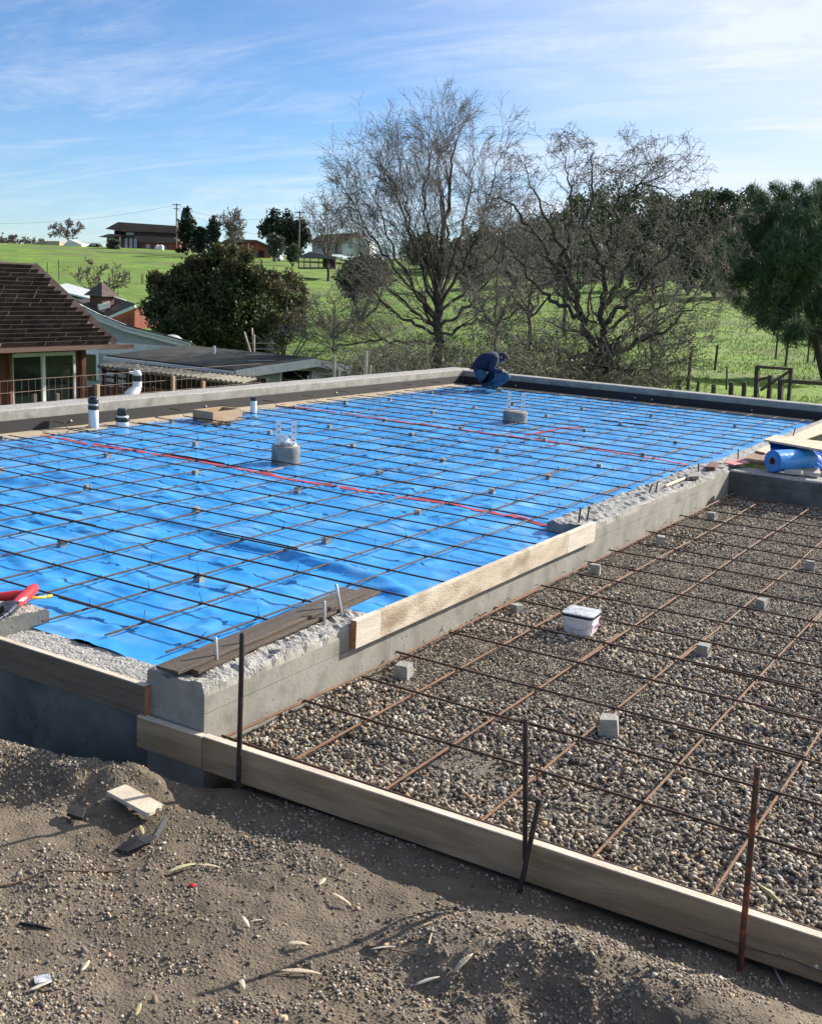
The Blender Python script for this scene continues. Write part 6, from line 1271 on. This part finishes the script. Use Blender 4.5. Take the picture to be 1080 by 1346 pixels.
for px_, yt, yb, w, dpt in [(x_, a_, b_, w_ * 1.3, d_) for x_, a_, b_, w_, d_ in sorted([(560, 312, 350, 26, 190), (600, 318, 352, 24, 185), (640, 305, 352, 30, 180), (675, 312, 350, 28, 170), (700, 292, 350, 34, 180), (735, 285, 350, 30, 185), (765, 262, 345, 30, 190), (800, 246, 345, 34, 195), (835, 250, 345, 34, 185), (868, 262, 345, 30, 175), (895, 262, 350, 28, 165), (915, 256, 350, 26, 160), (938, 250, 352, 24, 155), (955, 253, 355, 22, 150), (975, 262, 360, 24, 145), (1000, 258, 360, 26, 150), (1035, 262, 362, 28, 150), (1070, 260, 362, 28, 150), (1110, 262, 365, 30, 150), (720, 325, 368, 26, 130), (780, 318, 368, 30, 130), (850, 322, 372, 26, 120), (905, 318, 375, 24, 115), (940, 320, 380, 26, 110), (620, 335, 372, 20, 120), (815, 290, 360, 28, 150), (1140, 280, 375, 30, 120), (680, 335, 366, 22, 125), (925, 258, 345, 30, 152), (985, 252, 355, 28, 148), (965, 300, 380, 28, 112)])]:
    k += 1; evergreen(px_, yt, yb, w, dpt, 'evergreen tree on the wooded right ridge, %s counted from its left end' % ('first second third fourth fifth sixth seventh eighth ninth tenth eleventh twelfth thirteenth fourteenth fifteenth sixteenth seventeenth eighteenth nineteenth twentieth twenty-first twenty-second twenty-third twenty-fourth twenty-fifth twenty-sixth twenty-seventh twenty-eighth twenty-ninth thirtieth thirty-first'.split()[k - 1]), 200 + k, DARK if k % 3 else [(.06, .08, .035), (.08, .10, .045)], 'round', 4600)
# thickets of thin stems
def thicket(label, spots, n, h, seed, material, droop=-.10, leaf=None):
    rg = np.random.default_rng(seed); S = []; LP = []
    for _ in range(n):
        x0, x1, d0, d1 = spots[rg.integers(0, len(spots))]; g = ground_at(rg.uniform(x0, x1), rg.uniform(d0, d1)); p = g.copy(); d = np.array([rg.normal(0, .5), rg.normal(0, .5), 1.]); d /= np.linalg.norm(d); L_ = h * rg.uniform(.4, 1.2); m_ = 8
        for i in range(m_):
            d = d + rg.normal(0, .16, 3) + np.array([0, 0, droop * (i / m_) * 2]); d /= np.linalg.norm(d); q = p + d * L_ / m_; S.append((*p, *q, .010, .008)); p = q
            if i > 2:
                e = d + rg.normal(0, .7, 3); e /= np.linalg.norm(e); S.append((*p, *(p + e * L_ * .22), .006, .005)); LP.append(p + e * L_ * .2)
    V, Fc = segs_mesh('t', S, material, 3); o_ = add('thicket', fast_mesh('thicket', V, Fc, material, smooth=True)); tag(o_, label, 'brush', kind='stuff')
    if leaf:
        P = np.repeat(np.array(LP), leaf, 0) + rg.normal(0, .10, (len(LP) * leaf, 3)); V, Fc, C = leaves(P, .035, .5, rg, 0, [(.075, .085, .03), (.10, .095, .045), (.06, .08, .025)])
        tag(add('thicket_leaves', fast_mesh('thicket_leaves', V, Fc, M_leafy, C)), 'sparse small leaves in the brush: ' + label, 'brush', kind='stuff')
thicket('brown bramble thicket behind the wall under the big bare trees', [(520, 760, 23, 31), (640, 740, 23, 28)], 400, 1.8, 51, M_willow, -.16, 3)
thicket('low brush at the foot of the willow', [(740, 890, 25, 33)], 240, 1.3, 52, M_willow, -.16, 2)
thicket('brush between the shed and the tall bare tree', [(455, 560, 26, 40)], 220, 1.5, 53, M_twigs, -.14, 2)
thicket('brush line across the pasture', [(430, 520, 60, 75), (560, 1000, 62, 74)], 420, 1.3, 54, M_twigr, -.08, 2)
# ---- grass tufts in the pasture
n = 60000; gd = 24 * (5.0 ** rng.uniform(0, 1, n)); gpx = rng.uniform(380, 1130, n); Q = CAM[:2] + _f0[:2] * gd[:, None] + _r0[:2] * ((gpx - 540) / F * gd)[:, None]
kk = fbm(Q[:, 0] / 3, Q[:, 1] / 3, 95) > -.25; Q = Q[kk]; gd = gd[kk]; z = terrain_z(Q[:, 0], Q[:, 1]); n = len(Q); hgt = rng.uniform(.03, .10, n) * (1 + gd / 120); an = rng.uniform(0, 2 * math.pi, n); w_ = .009 * (1 + gd / 40); o_ = np.stack([np.cos(an), np.sin(an)], 1)
V = np.stack([np.column_stack([Q - o_ * w_[:, None], z - .02]), np.column_stack([Q + o_ * w_[:, None], z - .02]), np.column_stack([Q + rng.normal(0, .05, (n, 2)), z + hgt])], 1).reshape(-1, 3)
gc = np.array([(.09, .18, .012), (.115, .215, .018), (.08, .155, .012), (.14, .20, .03)])[rng.integers(0, 4, n)]; C = np.concatenate([np.repeat(gc, 3, 0), np.ones((3 * n, 1))], 1)
tag(add('grass', fast_mesh('grass', V, np.arange(3 * n).reshape(n, 3), M_leafy, C)), 'tufts of green grass over the pasture', 'grass', kind='stuff')

# ================================================================== pasture fence and gate
def hit(px_, py_):
    d = 20.0
    for _ in range(60):
        p = at(px_, py_, d); g = float(terrain_z(p[0], p[1])); d += (p[2] - g) * F / max(60, py_ - 365) * .5
        if abs(p[2] - g) < .01: break
    return p, d
M_fpost = mat('fence_post_wood', (.055, .042, .034), (.10, .08, .065), 8, .9)
def fpost(top, bot, w, label):
    g, d = hit(*bot); t = onP(*top, g, np.array([_f0[0], _f0[1], 0])); b = MB(); b.tube([g - (0, 0, .3), g + (t - g) * .5, t], [w, w * .97, w * .9], 7); return tag(b.build('fence_post', M_fpost), label, 'post', 'pasture fence posts')
FP = [((908, 463), (903.5, 514), .055, 'thick fence post left of the gate, tallest of the near row'), ((943, 453), (939, 486), .05, 'fence post in the grass behind the near row'), ((955, 481), (955, 512), .03, 'thin post between two short stubs'), ((938, 505), (937, 521), .07, 'short stub post left of the thin post'), ((961, 502), (960, 522), .075, 'short thick stub post right of the thin post'),
      ((978, 502), (977, 524), .07, 'short thick stub post nearest the gate'), ((873, 453), (872, 468), .05, 'small far post seen by the willow branches'), ((1022, 439), (1019, 472), .05, 'far post beyond the gate, first of four'), ((1037, 434), (1032, 481), .055, 'far post beyond the gate, tallest of four'), ((1064, 444), (1061, 477), .045, 'far post beyond the gate, third of four'), ((1074, 443), (1069.6, 476), .05, 'far post beyond the gate, last of four'), ((918, 500), (916, 516), .05, 'short leaning stub right of the thick fence post'), ((893, 498), (892, 512), .08, 'short stub at the willow side of the thick post')]
for a_, b_, w_, t in FP: fpost(a_, b_, w_, t)
g, dG = hit(993, 526); gt = thing('gate', 'dark wooden pasture gate frame with diagonal brace', 'gate', g); gn_ = np.array([_f0[0], _f0[1], 0]); gP = lambda x, y: onP(x, y, g, gn_)
for nm, a_, b_, w_ in (('post', (995, 481), (993, 532), .11), ('post', (1040, 484), (1036, 528), .09), ('top_rail', (994, 481.5), (1041, 485), .075), ('brace', (1039, 487), (999, 513), .07), ('post', (1012.6, 493), (1009.5, 533), .11), ('rail', (996, 499), (1012, 495.5), .08)):
    b = MB(); b.bar(gP(*a_), gP(*b_), w_, w_ * .8, (0.2, .9, .1)); b.build(nm, M_fpost, gt)
rf = thing('rail_fence', 'dark rail fence running right from the gate', 'fence', hit(1025, 529)[0])
b = MB(); b.bar(gP(1026, 498.5), gP(1024.6, 536), .12, .11, (.2, .9, .1)); b.build('post', M_fpost, rf)
b = MB(); b.bar(gP(1027, 500.5), gP(1120, 506), .11, .07, (.2, .9, .1)); b.build('rail', M_fpost, rf)
for i, (x, y0, y1) in enumerate([(77, 341, 356), (62, 344, 352), (103, 350, 359), (188, 359, 378), (186, 360, 379), (170, 357, 368), (148, 352, 364), (400, 372, 388)]):
    dd_ = 120 if i < 7 else 100; p = at(x, y0, dd_); b = MB(); b.tube([np.array([p[0], p[1], float(terrain_z(p[0], p[1])) - .2]), p], .05, 5); tag(b.build('fence_post', M_fpost), 'thin far fence post on the left hillside, %s from the left edge' % ('second first third sixth fifth fourth seventh eighth'.split()[i]), 'post', 'hillside fence posts')
for i, x in enumerate((331, 326, 334)):
    p = at((331, 321, 334)[i], (431, 436, 440)[i], 36.); q = at((334, 329, 334)[i], 462, 36.); b = MB(); b.tube([q, p], .03, 5); tag(b.build('pale_pole', M_pstake), ('middle', 'leftmost leaning', 'rightmost')[i] + ' of three pale poles rising behind the shed roof', 'pole', 'poles behind the shed')
